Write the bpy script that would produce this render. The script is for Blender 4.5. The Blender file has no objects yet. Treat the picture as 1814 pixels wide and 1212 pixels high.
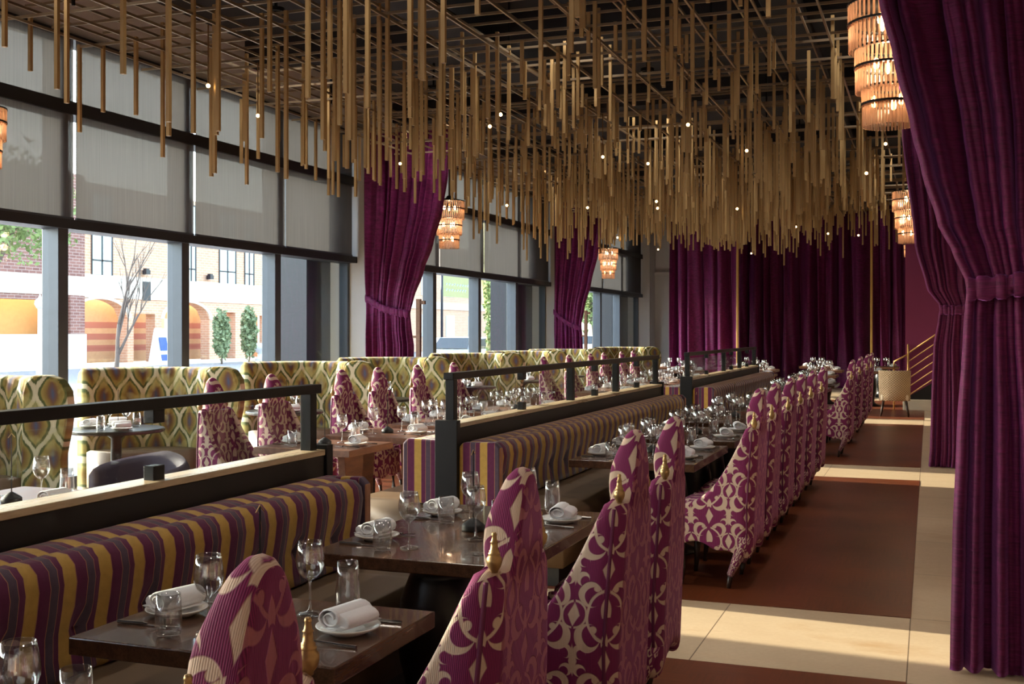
import bpy, bmesh, math, random
from math import sin, cos, pi, radians, sqrt, atan2
from mathutils import Vector, Matrix
random.seed(7)
SC = bpy.context.scene
COL = SC.collection

# ------------------------------------------------------------------ camera
TH = radians(20.3); ST, CT = sin(TH), cos(TH)
CAMH = 1.6; F = 2000.0; U0 = 1647.0; V0 = 588.0
cd = bpy.data.cameras.new('camera'); cam = bpy.data.objects.new('camera', cd); COL.objects.link(cam)
cam.location = (0, 0, CAMH); cam.rotation_euler = (pi/2, 0, TH)
cd.sensor_width = 36; cd.lens = F/1814*36; cd.shift_y = -18/1814; cd.clip_end = 400; cd.clip_start = .05
SC.camera = cam
SC.view_settings.view_transform = 'Standard'; SC.view_settings.look = 'None'
SC.view_settings.gamma = 1; SC.view_settings.use_curve_mapping = False
SC.view_settings.exposure = 0.25

# ------------------------------------------------------------------ sky and sun
world = bpy.data.worlds.new('sky'); SC.world = world; world.use_nodes = True
wn = world.node_tree; wn.nodes.clear()
sky = wn.nodes.new('ShaderNodeTexSky'); sky.sky_type = 'NISHITA'; sky.sun_disc = False
sky.sun_elevation = radians(30); sky.sun_rotation = radians(-90); sky.air_density = 1.0; sky.dust_density = 2.0; sky.altitude = 50
bgn = wn.nodes.new('ShaderNodeBackground'); bgn.inputs[1].default_value = 1.5
wo = wn.nodes.new('ShaderNodeOutputWorld')
hs = wn.nodes.new('ShaderNodeHueSaturation'); hs.inputs['Saturation'].default_value = .75
wn.links.new(sky.outputs[0], hs.inputs['Color']); wn.links.new(hs.outputs[0], bgn.inputs[0]); wn.links.new(bgn.outputs[0], wo.inputs[0])

def lamp(name, kind, loc, energy, color=(1, 1, 1), **kw):
    l = bpy.data.lights.new(name, kind); l.energy = energy; l.color = color
    for k, v in kw.items(): setattr(l, k, v)
    o = bpy.data.objects.new(name, l); o.location = loc; COL.objects.link(o); return o
SUN_TRAVEL = Vector((.996, -.087, -.288))
sun = lamp('sun', 'SUN', (-30, 8, 20), 15, (1, .84, .64), angle=radians(.6))
sun.rotation_euler = SUN_TRAVEL.to_track_quat('-Z', 'Y').to_euler()
WARM = (1, .74, .47)

def xat(u, Y):      # X of the point at depth Y seen at column u
    k = (u-U0)/(F/CT); return k*CT*Y/(1+k*ST)
def cz(X, Y): return -X*ST+Y*CT
def zat(v, X, Y): return CAMH-(v-V0)*cz(X, Y)/F

# ------------------------------------------------------------------ mesh helpers
class MB:
    def __init__(s): s.v = []; s.f = []; s.uv = []; s.m = []
    def add(s, vs, fs, uvs=None, mi=0):
        n = len(s.v); s.v += [tuple(p) for p in vs]
        s.uv += list(uvs) if uvs else [(p[0], p[2]) for p in vs]
        s.f += [tuple(i+n for i in f) for f in fs]
        s.m += [mi(f) if callable(mi) else mi for f in fs]
        return s
    def box(s, x0, x1, y0, y1, z0, z1, mi=0):
        v = [(x, y, z) for x in (x0, x1) for y in (y0, y1) for z in (z0, z1)]
        return s.add(v, [(0, 1, 3, 2), (4, 6, 7, 5), (0, 4, 5, 1), (2, 3, 7, 6), (0, 2, 6, 4), (1, 5, 7, 3)], mi=mi)
    def grid(s, nu, nv, fn, cu=False, cv=False, uvf=None, mi=0):
        v = []; uv = []
        for j in range(nv):
            for i in range(nu):
                v.append(fn(i, j)); uv.append(uvf(i, j) if uvf else (i/nu, j/nv))
        f = []
        for j in range(nv if cv else nv-1):
            for i in range(nu if cu else nu-1):
                f.append((j*nu+i, j*nu+(i+1) % nu, ((j+1) % nv)*nu+(i+1) % nu, ((j+1) % nv)*nu+i))
        return s.add(v, f, uv, mi)
    def lathe(s, prof, n=20, c=(0, 0, 0), cap=True, mi=0):
        s.grid(n, len(prof), lambda i, j: (c[0]+prof[j][0]*cos(2*pi*i/n), c[1]+prof[j][0]*sin(2*pi*i/n), c[2]+prof[j][1]), cu=True, mi=mi)
        return s
    def tube(s, pts, r, n=8, cap=True):
        pts = [Vector(p) for p in pts]; rings = []
        rr = r if isinstance(r, (list, tuple)) else [r]*len(pts)
        for k, p in enumerate(pts):
            d = (pts[min(k+1, len(pts)-1)]-pts[max(k-1, 0)]).normalized()
            a = d.cross(Vector((0, 0, 1)))
            if a.length < .05: a = d.cross(Vector((0, 1, 0)))
            a.normalize(); b = d.cross(a)
            rings.append([p+(a*cos(2*pi*i/n)+b*sin(2*pi*i/n))*rr[k] for i in range(n)])
        s.grid(n, len(pts), lambda i, j: tuple(rings[j][i]), cu=True)
        if cap:
            b0 = len(s.v)-n*len(pts)
            s.f.append(tuple(b0+i for i in range(n))); s.m.append(0)
            s.f.append(tuple(b0+(len(pts)-1)*n+i for i in reversed(range(n)))); s.m.append(0)
        return s
    def prism(s, poly, axis, a0, a1, mi=0):   # polygon extruded along an axis; poly in the other two axes
        def mk(p, a):
            return {'x': (a, p[0], p[1]), 'y': (p[0], a, p[1]), 'z': (p[0], p[1], a)}[axis]
        n = len(poly); v = [mk(p, a0) for p in poly]+[mk(p, a1) for p in poly]
        return s.add(v, [tuple(range(n)), tuple(reversed(range(n, 2*n)))]+[(i, (i+1) % n, n+(i+1) % n, n+i) for i in range(n)], mi=mi)
    def mesh(s, name, mats, smooth=False):
        me = bpy.data.meshes.new(name); me.from_pydata(s.v, [], s.f)
        ul = me.uv_layers.new(name='uv'); buf = []
        for l in me.loops: buf += s.uv[l.vertex_index]
        ul.data.foreach_set('uv', buf)
        for m in (mats if isinstance(mats, (list, tuple)) else [mats]): me.materials.append(m)
        me.polygons.foreach_set('material_index', s.m)
        if smooth: me.polygons.foreach_set('use_smooth', [True]*len(me.polygons))
        me.validate()
        bm = bmesh.new(); bm.from_mesh(me); bmesh.ops.recalc_face_normals(bm, faces=bm.faces); bm.to_mesh(me); bm.free()
        me.update(); return me
    def build(s, name, mats, parent=None, smooth=False, loc=None, bevel=0, subsurf=0, solid=0, soff=-1, rz=0):
        return link(name, s.mesh(name, mats, smooth), parent, loc, bevel, subsurf, solid, soff, rz)

def link(name, me, parent=None, loc=None, bevel=0, subsurf=0, solid=0, soff=-1, rz=0):
    o = bpy.data.objects.new(name, me); COL.objects.link(o)
    if parent: o.parent = parent
    if loc: o.location = loc
    if rz: o.rotation_euler.z = rz
    if solid:
        m = o.modifiers.new('solid', 'SOLIDIFY'); m.thickness = solid; m.offset = soff; m.use_even_offset = False
    if bevel:
        m = o.modifiers.new('bevel', 'BEVEL'); m.width = bevel; m.segments = 2; m.limit_method = 'ANGLE'
    if subsurf:
        m = o.modifiers.new('sub', 'SUBSURF'); m.levels = subsurf; m.render_levels = subsurf
    return o
def tag(o, label, cat, group=None, kind=None):
    if label: o['label'] = label
    if cat: o['category'] = cat
    if group: o['group'] = group
    if kind: o['kind'] = kind
    return o
def empty(name, loc, rz=0):
    o = bpy.data.objects.new(name, None); COL.objects.link(o); o.location = loc; o.rotation_euler.z = rz
    o.empty_display_size = .1; return o
def structure(o): o['kind'] = 'structure'; return o
def children(o): return [c for c in bpy.data.objects if c.parent == o]
KIDS = {}
def copy_tree(o, parent=None):
    c = o.copy(); COL.objects.link(c); c.parent = parent
    if o.name not in KIDS: KIDS[o.name] = children(o)
    for ch in KIDS[o.name]: copy_tree(ch, c)
    return c
USED = set()
def place(proto, loc, rz, label, group=None):
    if proto.name in USED: o = copy_tree(proto)
    else: USED.add(proto.name); KIDS[proto.name] = children(proto); o = proto
    o.location = loc; o.rotation_euler.z = rz; o['label'] = label
    if group: o['group'] = group
    return o

# ------------------------------------------------------------------ materials
def lin(r, g, b): return tuple((c/255/12.92 if c/255 <= .04045 else ((c/255+.055)/1.055)**2.4) for c in (r, g, b))+(1,)
class N:
    def __init__(s, name):
        s.mat = bpy.data.materials.new(name); s.mat.use_nodes = True; s.t = s.mat.node_tree
        s.t.nodes.clear(); s.out = s.new('ShaderNodeOutputMaterial')
    def new(s, k): return s.t.nodes.new(k)
    def lk(s, a, b):
        if isinstance(a, (int, float)): b.default_value = a
        elif isinstance(a, (tuple, list)): b.default_value = a
        else: s.t.links.new(a, b)
    def m(s, op, a, b=None, c=None):
        n = s.new('ShaderNodeMath'); n.operation = op
        for i, x in enumerate((a, b, c)):
            if x is not None: s.lk(x, n.inputs[i])
        return n.outputs[0]
    def coords(s, kind='Object'):
        n = s.new('ShaderNodeTexCoord'); return n.outputs[kind]
    def sep(s, v):
        n = s.new('ShaderNodeSeparateXYZ'); s.lk(v, n.inputs[0]); return n.outputs
    def comb(s, x, y, z):
        n = s.new('ShaderNodeCombineXYZ'); s.lk(x, n.inputs[0]); s.lk(y, n.inputs[1]); s.lk(z, n.inputs[2]); return n.outputs[0]
    def noise(s, v, scale, detail=3, rough=.5, out=0):
        n = s.new('ShaderNodeTexNoise'); s.lk(v, n.inputs['Vector']); n.inputs['Scale'].default_value = scale
        n.inputs['Detail'].default_value = detail; n.inputs['Roughness'].default_value = rough; return n.outputs[out]
    def vscale(s, v, sc):
        n = s.new('ShaderNodeVectorMath'); n.operation = 'MULTIPLY'; s.lk(v, n.inputs[0]); n.inputs[1].default_value = sc; return n.outputs[0]
    def mix(s, f, a, b):
        n = s.new('ShaderNodeMix'); n.data_type = 'RGBA'; s.lk(f, n.inputs[0]); s.lk(a, n.inputs[6]); s.lk(b, n.inputs[7]); return n.outputs[2]
    def ramp(s, f, stops, const=False):
        n = s.new('ShaderNodeValToRGB'); s.lk(f, n.inputs[0]); r = n.color_ramp
        if const: r.interpolation = 'CONSTANT'
        while len(r.elements) < len(stops): r.elements.new(1)
        for e, (p, c) in zip(r.elements, stops): e.position = p; e.color = c
        return n.outputs[0]
    def bump(s, h, strength=.3, dist=.01):
        n = s.new('ShaderNodeBump'); s.lk(h, n.inputs['Height']); n.inputs['Strength'].default_value = strength; n.inputs['Distance'].default_value = dist; return n.outputs[0]
    def pbr(s, color, rough=.5, metal=0, normal=None, sheen=0, sheen_tint=None, trans=0, spec=.5, emit=None, estr=0, coat=0):
        b = s.new('ShaderNodeBsdfPrincipled'); s.lk(color, b.inputs['Base Color']); s.lk(rough, b.inputs['Roughness'])
        b.inputs['Metallic'].default_value = metal; b.inputs['Specular IOR Level'].default_value = spec
        if normal: s.lk(normal, b.inputs['Normal'])
        if sheen:
            b.inputs['Sheen Weight'].default_value = sheen; b.inputs['Sheen Roughness'].default_value = .35
            if sheen_tint: b.inputs['Sheen Tint'].default_value = sheen_tint
        if trans: b.inputs['Transmission Weight'].default_value = trans
        if coat: b.inputs['Coat Weight'].default_value = coat
        if emit: b.inputs['Emission Color'].default_value = emit; b.inputs['Emission Strength'].default_value = estr
        s.t.links.new(b.outputs[0], s.out.inputs[0]); s.b = b
        return s.mat
    def surf(s, sock): s.t.links.new(sock, s.out.inputs[0]); return s.mat
def wrap(g, x, P): return g.m('WRAP', x, P/2, -P/2)
def flat(name, c, rough=.5, metal=0, var=.12, scale=6, **kw):
    g = N(name); n = g.noise(g.coords(), scale, 4)
    d = tuple(x*(1-var) for x in c[:3])+(1,); e = tuple(min(1, x*(1+var)) for x in c[:3])+(1,)
    return g.pbr(g.mix(n, d, e), rough, metal, **kw)

def velvet(name, base, tint, ribs=260, sheen=.7):
    g = N(name); o = g.coords()
    n1 = g.noise(g.vscale(o, (3, 3, 1.4)), 2.2, 4)
    rib = g.noise(g.vscale(o, (11, 11, ribs)), 1.0, 4, .7)
    f = g.m('SUBTRACT', g.m('MULTIPLY_ADD', rib, 1.9, g.m('MULTIPLY', n1, .5)), .7)
    dk = tuple(x*.35 for x in base[:3])+(1,); lt = tuple(min(1, x*1.5) for x in base[:3])+(1,)
    return g.pbr(g.mix(g.m('SMOOTH_MIN', f, 1, .1), dk, lt), .62, 0, normal=g.bump(rib, .5, .008), sheen=sheen, sheen_tint=tint, spec=.25)
M = {}
M['velvet'] = velvet('plum_velvet', lin(96, 22, 70), lin(210, 130, 225), 110, .9)
M['piping'] = flat('plum_piping', lin(96, 26, 66), .8)
M['velvet_far'] = velvet('deep_plum_velvet', lin(98, 22, 74), lin(215, 125, 220), 30, .7)
def sdf_disc(g, x, y, cx, cy, r):
    dx = g.m('SUBTRACT', x, cx); dy = g.m('SUBTRACT', y, cy)
    return g.m('SUBTRACT', r, g.m('SQRT', g.m('MULTIPLY_ADD', dx, dx, g.m('MULTIPLY', dy, dy))))
def damask(name, purple, cream, seat=False):
    g = N(name); uv = g.coords('UV'); s = g.sep(uv)
    nz = g.sep(g.noise(uv, 9, 1, .5, 1))
    u = g.m('MULTIPLY_ADD', nz[0], .022, s[0]); v = g.m('MULTIPLY_ADD', nz[1], .022, s[1])
    PW, PH = .30, .40
    u = g.m('MULTIPLY', u, 1.28); v = g.m('MULTIPLY', v, 1.28); x = g.m('ABSOLUTE', wrap(g, u, PW)); y = wrap(g, v, PH)
    D = lambda cx, cy, r: sdf_disc(g, x, y, cx, cy, r)
    neg = lambda a: g.m('MULTIPLY', a, -1)
    def arc(cx, cy, r, th, nx, ny, k):     # open ring: keep the side where n.(p-c) > k
        ring = g.m('SUBTRACT', th, g.m('ABSOLUTE', D(cx, cy, r)))
        hp = g.m('SUBTRACT', g.m('ADD', g.m('MULTIPLY', g.m('SUBTRACT', x, cx), nx), g.m('MULTIPLY', g.m('SUBTRACT', y, cy), ny)), k)
        return g.m('MINIMUM', ring, hp)
    def diamond(cx, cy, a, b):
        return g.m('MULTIPLY', g.m('SUBTRACT', 1, g.m('ADD', g.m('DIVIDE', g.m('ABSOLUTE', g.m('SUBTRACT', x, cx)), a), g.m('DIVIDE', g.m('ABSOLUTE', g.m('SUBTRACT', y, cy)), b))), min(a, b)*.7)
    shapes = [
        g.m('MINIMUM', D(.076, .092, .056), neg(D(.060, .082, .042))), D(.046, .118, .015),
        g.m('MINIMUM', D(.082, -.095, .060), neg(D(.062, -.084, .045))), D(.056, -.062, .017),
        arc(-.03, .0, .118, .0065, 1, 0, .045), arc(.155, .0, .062, .005, -1, 0, .01),
        g.m('MINIMUM', D(-.075, .02, .100), D(.02, .075, .085)), g.m('MINIMUM', D(-.05, -.115, .068), neg(D(0, -.15, .022))),
        diamond(.15, .0, .028, .055), diamond(0, .2, .03, .06), diamond(0, -.2, .03, .06), diamond(.15, .2, .022, .07), diamond(.15, -.2, .022, .07),
        g.m('MINIMUM', D(.118, .158, .030), neg(D(.108, .148, .022))), g.m('MINIMUM', D(.118, -.16, .030), neg(D(.108, -.168, .022))),
    ]
    h = shapes[0]
    for q in shapes[1:]: h = g.m('MAXIMUM', h, q)
    f = g.m('MULTIPLY_ADD', h, 260, .5); g_cl = g.m('MINIMUM', g.m('MAXIMUM', f, 0), 1)
    rib = g.m('MULTIPLY_ADD', g.m('SINE', g.m('MULTIPLY', s[0], 2*pi/.0050)), .5, .5)
    rn = g.noise(g.vscale(g.coords(), (30, 30, 6)), 3, 2)
    pc = g.mix(g.m('MULTIPLY', rib, .85), tuple(c*1.25 for c in purple[:3])+(1,), tuple(c*.4 for c in purple[:3])+(1,))
    pc = g.mix(g.m('MULTIPLY', rn, .4), pc, tuple(c*.6 for c in purple[:3])+(1,))
    col = g.mix(g_cl, pc, cream)
    hh = g.m('ADD', g.m('MULTIPLY', rib, .3), g.m('MULTIPLY', g_cl, -1.0))
    return g.pbr(col, .7, 0, normal=g.bump(hh, .5, .004), sheen=.35, sheen_tint=lin(230, 150, 200), spec=.2)
M['damask'] = damask('plum_damask', lin(128, 42, 92), lin(198, 174, 156))
M['damask_back'] = damask('plum_damask_back', lin(120, 38, 84), lin(152, 92, 100))
def ikat_back():
    g = N('ikat_weave'); uv = g.coords('UV'); s = g.sep(uv)
    n1 = g.noise(g.comb(g.m('MULTIPLY', s[0], 42), g.m('MULTIPLY', s[1], 13), 0), 1, 2, .5)
    n2 = g.noise(g.comb(g.m('MULTIPLY', s[0], 160), g.m('MULTIPLY', s[1], 10), 0), 1, 2)
    x = g.m('ABSOLUTE', wrap(g, g.m('MULTIPLY_ADD', n1, .02, s[0]), .12)); y = g.m('ABSOLUTE', wrap(g, s[1], .17))
    dia = g.m('SUBTRACT', .8, g.m('ADD', g.m('DIVIDE', x, .02), g.m('DIVIDE', y, .06)))
    th = g.m('ADD', g.m('MULTIPLY', g.m('SUBTRACT', n1, .60), 8), g.m('MULTIPLY', g.m('MAXIMUM', dia, 0), .8))
    f = g.m('MINIMUM', g.m('MAXIMUM', th, 0), .75)
    col = g.mix(f, g.mix(n2, lin(84, 22, 60), lin(152, 52, 104)), lin(196, 150, 140))
    return g.pbr(col, .75, 0, normal=g.bump(n2, .3, .003), sheen=.3, sheen_tint=lin(230, 150, 200), spec=.2)
M['ikat'] = ikat_back()
M['damask_leg'] = M['damask']
def ogee():
    g = N('ogee_ikat_fabric'); uv = g.coords('UV'); s = g.sep(uv)
    fine = g.noise(g.comb(g.m('MULTIPLY', s[0], 150), g.m('MULTIPLY', s[1], 14), 0), 1, 2)
    n = g.sep(g.noise(uv, 10, 2, .5, 1))
    u = g.m('ADD', g.m('MULTIPLY_ADD', n[0], .03, s[0]), .0); v = g.m('ADD', g.m('MULTIPLY_ADD', fine, .035, s[1]), g.m('MULTIPLY', n[1], .03))
    P, Q = .30, .50
    w = g.m('MULTIPLY', g.m('COSINE', g.m('MULTIPLY', v, 2*pi/Q)), P/4)
    d1 = g.m('ABSOLUTE', wrap(g, g.m('SUBTRACT', u, w), P)); d2 = g.m('ABSOLUTE', wrap(g, g.m('ADD', u, w), P))
    d1b = g.m('ABSOLUTE', wrap(g, g.m('ADD', g.m('SUBTRACT', u, w), P/2), P))
    # column ogees: cells between the two wavy families
    d = g.m('MINIMUM', d1, g.m('ABSOLUTE', wrap(g, g.m('ADD', g.m('ADD', u, w), P/2), P)))
    # cell centre distance
    row = g.m('ABSOLUTE', wrap(g, v, Q))
    col = g.ramp(g.m('DIVIDE', d, .15), [(0, lin(214, 204, 172)), (.13, lin(206, 196, 160)), (.17, lin(70, 84, 50)), (.30, lin(84, 92, 46)),
                                         (.36, lin(156, 138, 74)), (.62, lin(132, 104, 52)), (.74, lin(112, 78, 58)), (.88, lin(92, 72, 86)), (.97, lin(74, 84, 112))])
    blot = g.noise(uv, 5, 2); f = g.m('MINIMUM', g.m('MAXIMUM', g.m('MULTIPLY', g.m('SUBTRACT', blot, .52), 6), 0), .5)
    col = g.mix(f, col, lin(196, 186, 120))
    col = g.mix(g.m('MULTIPLY', fine, .35), col, lin(92, 84, 50))
    return g.pbr(col, .8, 0, normal=g.bump(fine, .2, .003), spec=.2, sheen=.15)
M['ogee'] = ogee()
def stripes(name, P=.168, k=1.0):
    g = N(name); s = g.sep(g.coords('UV')); n = g.noise(g.coords(), 40, 3)
    f = g.m('FRACT', g.m('DIVIDE', s[0], P))
    A = lambda r, gg, b: tuple(x*k for x in lin(r, gg, b)[:3])+(1,)
    gold, plum, gry, thin = A(190, 152, 78), A(98, 38, 74), A(84, 68, 84), A(168, 118, 92)
    col = g.ramp(f, [(0, gold), (.28, thin), (.30, plum), (.58, thin), (.60, gry), (.80, thin), (.815, plum), (.985, thin)], True)
    col = g.mix(g.m('MULTIPLY', n, .5), col, g.mix(.65, col, (0, 0, 0, 1)))
    return g.pbr(col, .75, 0, normal=g.bump(n, .2, .004), sheen=.35, spec=.2)
M['stripe'] = stripes('striped_velvet')
M['leather'] = flat('taupe_leather', lin(112, 92, 72), .42, normal=None)
def wood(name, c1, c2, rough, scale=(1.2, 14, 14), coat=0):
    g = N(name); o = g.coords(); n = g.noise(g.vscale(o, scale), 2.5, 6, .6); n2 = g.noise(g.vscale(o, tuple(x*5 for x in scale)), 3, 3)
    f = g.m('MULTIPLY_ADD', n2, .35, g.m('MULTIPLY', n, .65))
    return g.pbr(g.ramp(f, [(.3, c1), (.7, c2)]), g.m('MULTIPLY_ADD', n, .15, rough-.07), normal=g.bump(f, .12, .003), coat=coat, spec=.5)
M['walnut'] = wood('dark_walnut', lin(50, 32, 24), lin(98, 66, 46), .24, (14, 1.2, 14), .3)
M['oak'] = wood('oak_ledge', lin(160, 138, 110), lin(206, 184, 150), .28, (12, 1, 12))
M['brownwood'] = wood('brown_table_wood', lin(84, 52, 38), lin(132, 88, 62), .38, (14, 1.5, 14))
M['legwood'] = wood('dark_leg_wood', lin(38, 24, 20), lin(62, 42, 34), .4)
M['blackmetal'] = flat('black_metal', lin(34, 34, 36), .38, .6)
M['blackpanel'] = flat('black_panel', lin(22, 20, 20), .5)
M['pedestal'] = flat('black_lacquer', lin(14, 15, 18), .3)
M['brass'] = flat('aged_brass', lin(176, 144, 100), .38, .8, var=.3, scale=60)
M['gilt'] = flat('brushed_bronze_gold', lin(174, 144, 98), .42, .35)
M['lattice'] = flat('satin_bronze_lattice', lin(164, 146, 122), .32, .75)
M['gilt_dark'] = flat('dark_bronze_gold', lin(120, 88, 50), .42, .5)
M['goldpaint'] = flat('gold_edge_braid', lin(190, 150, 80), .5, .3)
M['ceramic'] = flat('white_porcelain', lin(235, 232, 228), .2, var=.02)
M['linen'] = (lambda g: g.pbr(g.mix(g.noise(g.coords(), 250, 2), lin(222, 222, 226), lin(240, 240, 242)), .85, normal=g.bump(g.noise(g.coords(), 60, 3), .2, .004), sheen=.2))(N('white_linen'))
M['steel'] = flat('polished_steel', lin(190, 185, 180), .18, 1, var=.05)
def thin_glass(name, tint, refl=1.0, base=.03, edge=.55):
    g = N(name); t = g.new('ShaderNodeBsdfTransparent'); t.inputs[0].default_value = tint
    gl = g.new('ShaderNodeBsdfGlossy'); gl.inputs['Roughness'].default_value = .02; gl.inputs[0].default_value = (refl, refl, refl, 1)
    lw = g.new('ShaderNodeLayerWeight'); lw.inputs[0].default_value = .25
    f = g.m('MULTIPLY_ADD', g.m('POWER', lw.outputs['Facing'], 1.7), edge, base)
    mx = g.new('ShaderNodeMixShader'); g.t.links.new(f, mx.inputs[0]); g.t.links.new(t.outputs[0], mx.inputs[1]); g.t.links.new(gl.outputs[0], mx.inputs[2])
    return g.surf(mx.outputs[0])
M['glassware'] = thin_glass('clear_glassware', (.93, .94, .95, 1), 1.0, .16, .84)
M['pane'] = thin_glass('window_glass', (.90, .94, .93, 1), 1, .02, .4)
M['railglass'] = thin_glass('rail_glass', (.93, .95, .94, 1), 1, .02, .25)
M['frame'] = flat('slate_grey_aluminium', lin(70, 76, 86), .35, .4)
M['darkframe'] = flat('dark_aluminium', lin(34, 36, 42), .45, .3)
def blind():
    g = N('grey_solar_screen'); o = g.coords(); n = g.noise(g.vscale(o, (1, 90, 1.2)), 1, 3); n2 = g.noise(g.vscale(o, (1, 3, .4)), 1, 2)
    c = g.mix(n, lin(94, 95, 98), lin(122, 121, 122))
    tr = g.new('ShaderNodeBsdfTranslucent'); g.lk(c, tr.inputs[0]); df = g.new('ShaderNodeBsdfDiffuse'); g.lk(c, df.inputs[0])
    tp = g.new('ShaderNodeBsdfTransparent'); tp.inputs[0].default_value = (1, .97, .93, 1)
    m1 = g.new('ShaderNodeMixShader'); m1.inputs[0].default_value = .45; g.t.links.new(df.outputs[0], m1.inputs[1]); g.t.links.new(tr.outputs[0], m1.inputs[2])
    m2 = g.new('ShaderNodeMixShader'); m2.inputs[0].default_value = .11; g.t.links.new(m1.outputs[0], m2.inputs[1]); g.t.links.new(tp.outputs[0], m2.inputs[2])
    return g.surf(m2.outputs[0])
M['blind'] = blind()
M['plaster'] = flat('pale_grey_plaster', lin(196, 194, 196), .7, var=.04)
M['darkceil'] = flat('charcoal_ceiling', lin(40, 40, 46), .85)
M['magenta'] = flat('magenta_wall_paint', lin(122, 34, 78), .65, var=.06)
M['cream'] = flat('cream_plinth_paint', lin(214, 200, 178), .6, var=.04)
M['rightwall'] = flat('warm_beige_wall', lin(150, 128, 108), .7, var=.06)
def stone():
    g = N('beige_limestone'); o = g.coords(); s = g.sep(o)
    n = g.noise(g.vscale(o, (1, 2, 1)), 1.3, 5, .6); n2 = g.noise(o, 40, 3)
    jx = g.m('ABSOLUTE', wrap(g, g.m('ADD', s[0], .10), 1.0)); jy = g.m('ABSOLUTE', wrap(g, g.m('SUBTRACT', s[1], 5.44), 1.24))
    j = g.m('LESS_THAN', g.m('MINIMUM', jx, jy), .003)
    c = g.ramp(n, [(.3, lin(196, 172, 142)), (.55, lin(206, 184, 154)), (.72, lin(188, 156, 118))])
    c = g.mix(g.m('MULTIPLY', n2, .25), c, lin(170, 148, 122)); c = g.mix(j, c, lin(120, 100, 80))
    return g.pbr(c, g.m('MULTIPLY_ADD', n2, .2, .3), normal=g.bump(g.m('MULTIPLY', j, -1), .3, .003))
M['stone'] = stone()
def darkfloor():
    g = N('red_brown_wood_floor'); o = g.coords(); s = g.sep(o)
    bx = g.m('FLOOR', g.m('DIVIDE', s[1], .35)); by = g.m('FLOOR', g.m('DIVIDE', s[0], .35))
    par = g.m('WRAP', g.m('ADD', bx, by), 2, 0)
    vx = g.noise(g.vscale(o, (1.5, 30, 1)), 2, 5, .6); vy = g.noise(g.vscale(o, (30, 1.5, 1)), 2, 5, .6)
    nn = g.new('ShaderNodeMix'); g.lk(par, nn.inputs[0]); g.lk(vx, nn.inputs[2]); g.lk(vy, nn.inputs[3])
    big = g.noise(o, 1.2, 4)
    f = g.m('MULTIPLY_ADD', nn.outputs[0], .5, g.m('MULTIPLY', big, .5))
    return g.pbr(g.ramp(f, [(.3, lin(72, 34, 18)), (.7, lin(128, 66, 36))]), .34, normal=g.bump(nn.outputs[0], .08, .002), spec=.5)
M['darkfloor'] = darkfloor()
def emis(name, c, st):
    g = N(name); e = g.new('ShaderNodeEmission'); e.inputs[0].default_value = c; e.inputs[1].default_value = st; return g.surf(e.outputs[0])
M['bulb'] = emis('glowing_bulb', (1, .66, .34, 1), 30)
M['pinbulb'] = emis('glowing_pin_bulb', (1, .60, .22, 1), 14)
def rodglass():
    g = N('smoky_amber_glass_rods'); tr = g.new('ShaderNodeBsdfTranslucent'); tr.inputs[0].default_value = (.66, .48, .38, 1)
    tp = g.new('ShaderNodeBsdfTransparent'); tp.inputs[0].default_value = (.85, .68, .55, 1)
    gl = g.new('ShaderNodeBsdfGlossy'); gl.inputs[0].default_value = (.8, .75, .72, 1); gl.inputs['Roughness'].default_value = .15
    m1 = g.new('ShaderNodeMixShader'); m1.inputs[0].default_value = .42; g.t.links.new(tr.outputs[0], m1.inputs[1]); g.t.links.new(tp.outputs[0], m1.inputs[2])
    m2 = g.new('ShaderNodeMixShader'); m2.inputs[0].default_value = .16; g.t.links.new(m1.outputs[0], m2.inputs[1]); g.t.links.new(gl.outputs[0], m2.inputs[2])
    return g.surf(m2.outputs[0])
M['rodglass'] = rodglass()
def weave():
    g = N('cream_woven_cord'); s = g.sep(g.coords('UV'))
    a = g.m('SINE', g.m('MULTIPLY', s[0], 2*pi/.06)); b = g.m('SINE', g.m('MULTIPLY', s[1], 2*pi/.045))
    f = g.m('MULTIPLY_ADD', g.m('MULTIPLY', a, b), .5, .5); n = g.noise(g.coords(), 30, 3)
    return g.pbr(g.mix(g.m('MULTIPLY_ADD', f, .8, g.m('MULTIPLY', n, .2)), lin(96, 66, 46), lin(222, 196, 160)), .85, normal=g.bump(f, .8, .01))
M['weave'] = weave()
# outdoors
def brick(name, c1, c2, mortar, sc=1.0):
    g = N(name); o = g.coords(); s = g.sep(o); t = g.new('ShaderNodeTexBrick'); g.lk(g.comb(g.m('ADD', s[1], s[0]), s[2], 0), t.inputs[0])
    t.inputs['Color1'].default_value = c1; t.inputs['Color2'].default_value = c2; t.inputs['Mortar'].default_value = mortar
    t.inputs['Scale'].default_value = 1; t.inputs['Brick Width'].default_value = .42*sc; t.inputs['Row Height'].default_value = .14*sc; t.inputs['Mortar Size'].default_value = .015*sc
    return g.pbr(t.outputs[0], .85)
M['peachbrick'] = brick('peach_brick', lin(214, 168, 136), lin(204, 156, 126), lin(220, 194, 170))
M['redbrick'] = brick('red_brown_brick', lin(150, 104, 92), lin(128, 86, 78), lin(176, 150, 140))
def banded():
    g = N('tan_brick_with_red_courses'); s = g.sep(g.coords()); z = s[2]
    b = None
    for zc in (.75, 1.35, 1.95):
        q = g.m('LESS_THAN', g.m('ABSOLUTE', g.m('SUBTRACT', z, zc)), .16); b = q if b is None else g.m('MAXIMUM', b, q)
    n = g.noise(g.coords(), 6, 3)
    return g.pbr(g.mix(b, g.mix(n, lin(176, 134, 96), lin(200, 156, 116)), lin(164, 98, 80)), .85)
M['banded'] = banded()
M['creamstone'] = flat('cream_stone_band', lin(226, 214, 196), .7, var=.03)
M['asphalt'] = flat('pale_pavement', lin(150, 148, 148), .8)
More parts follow.
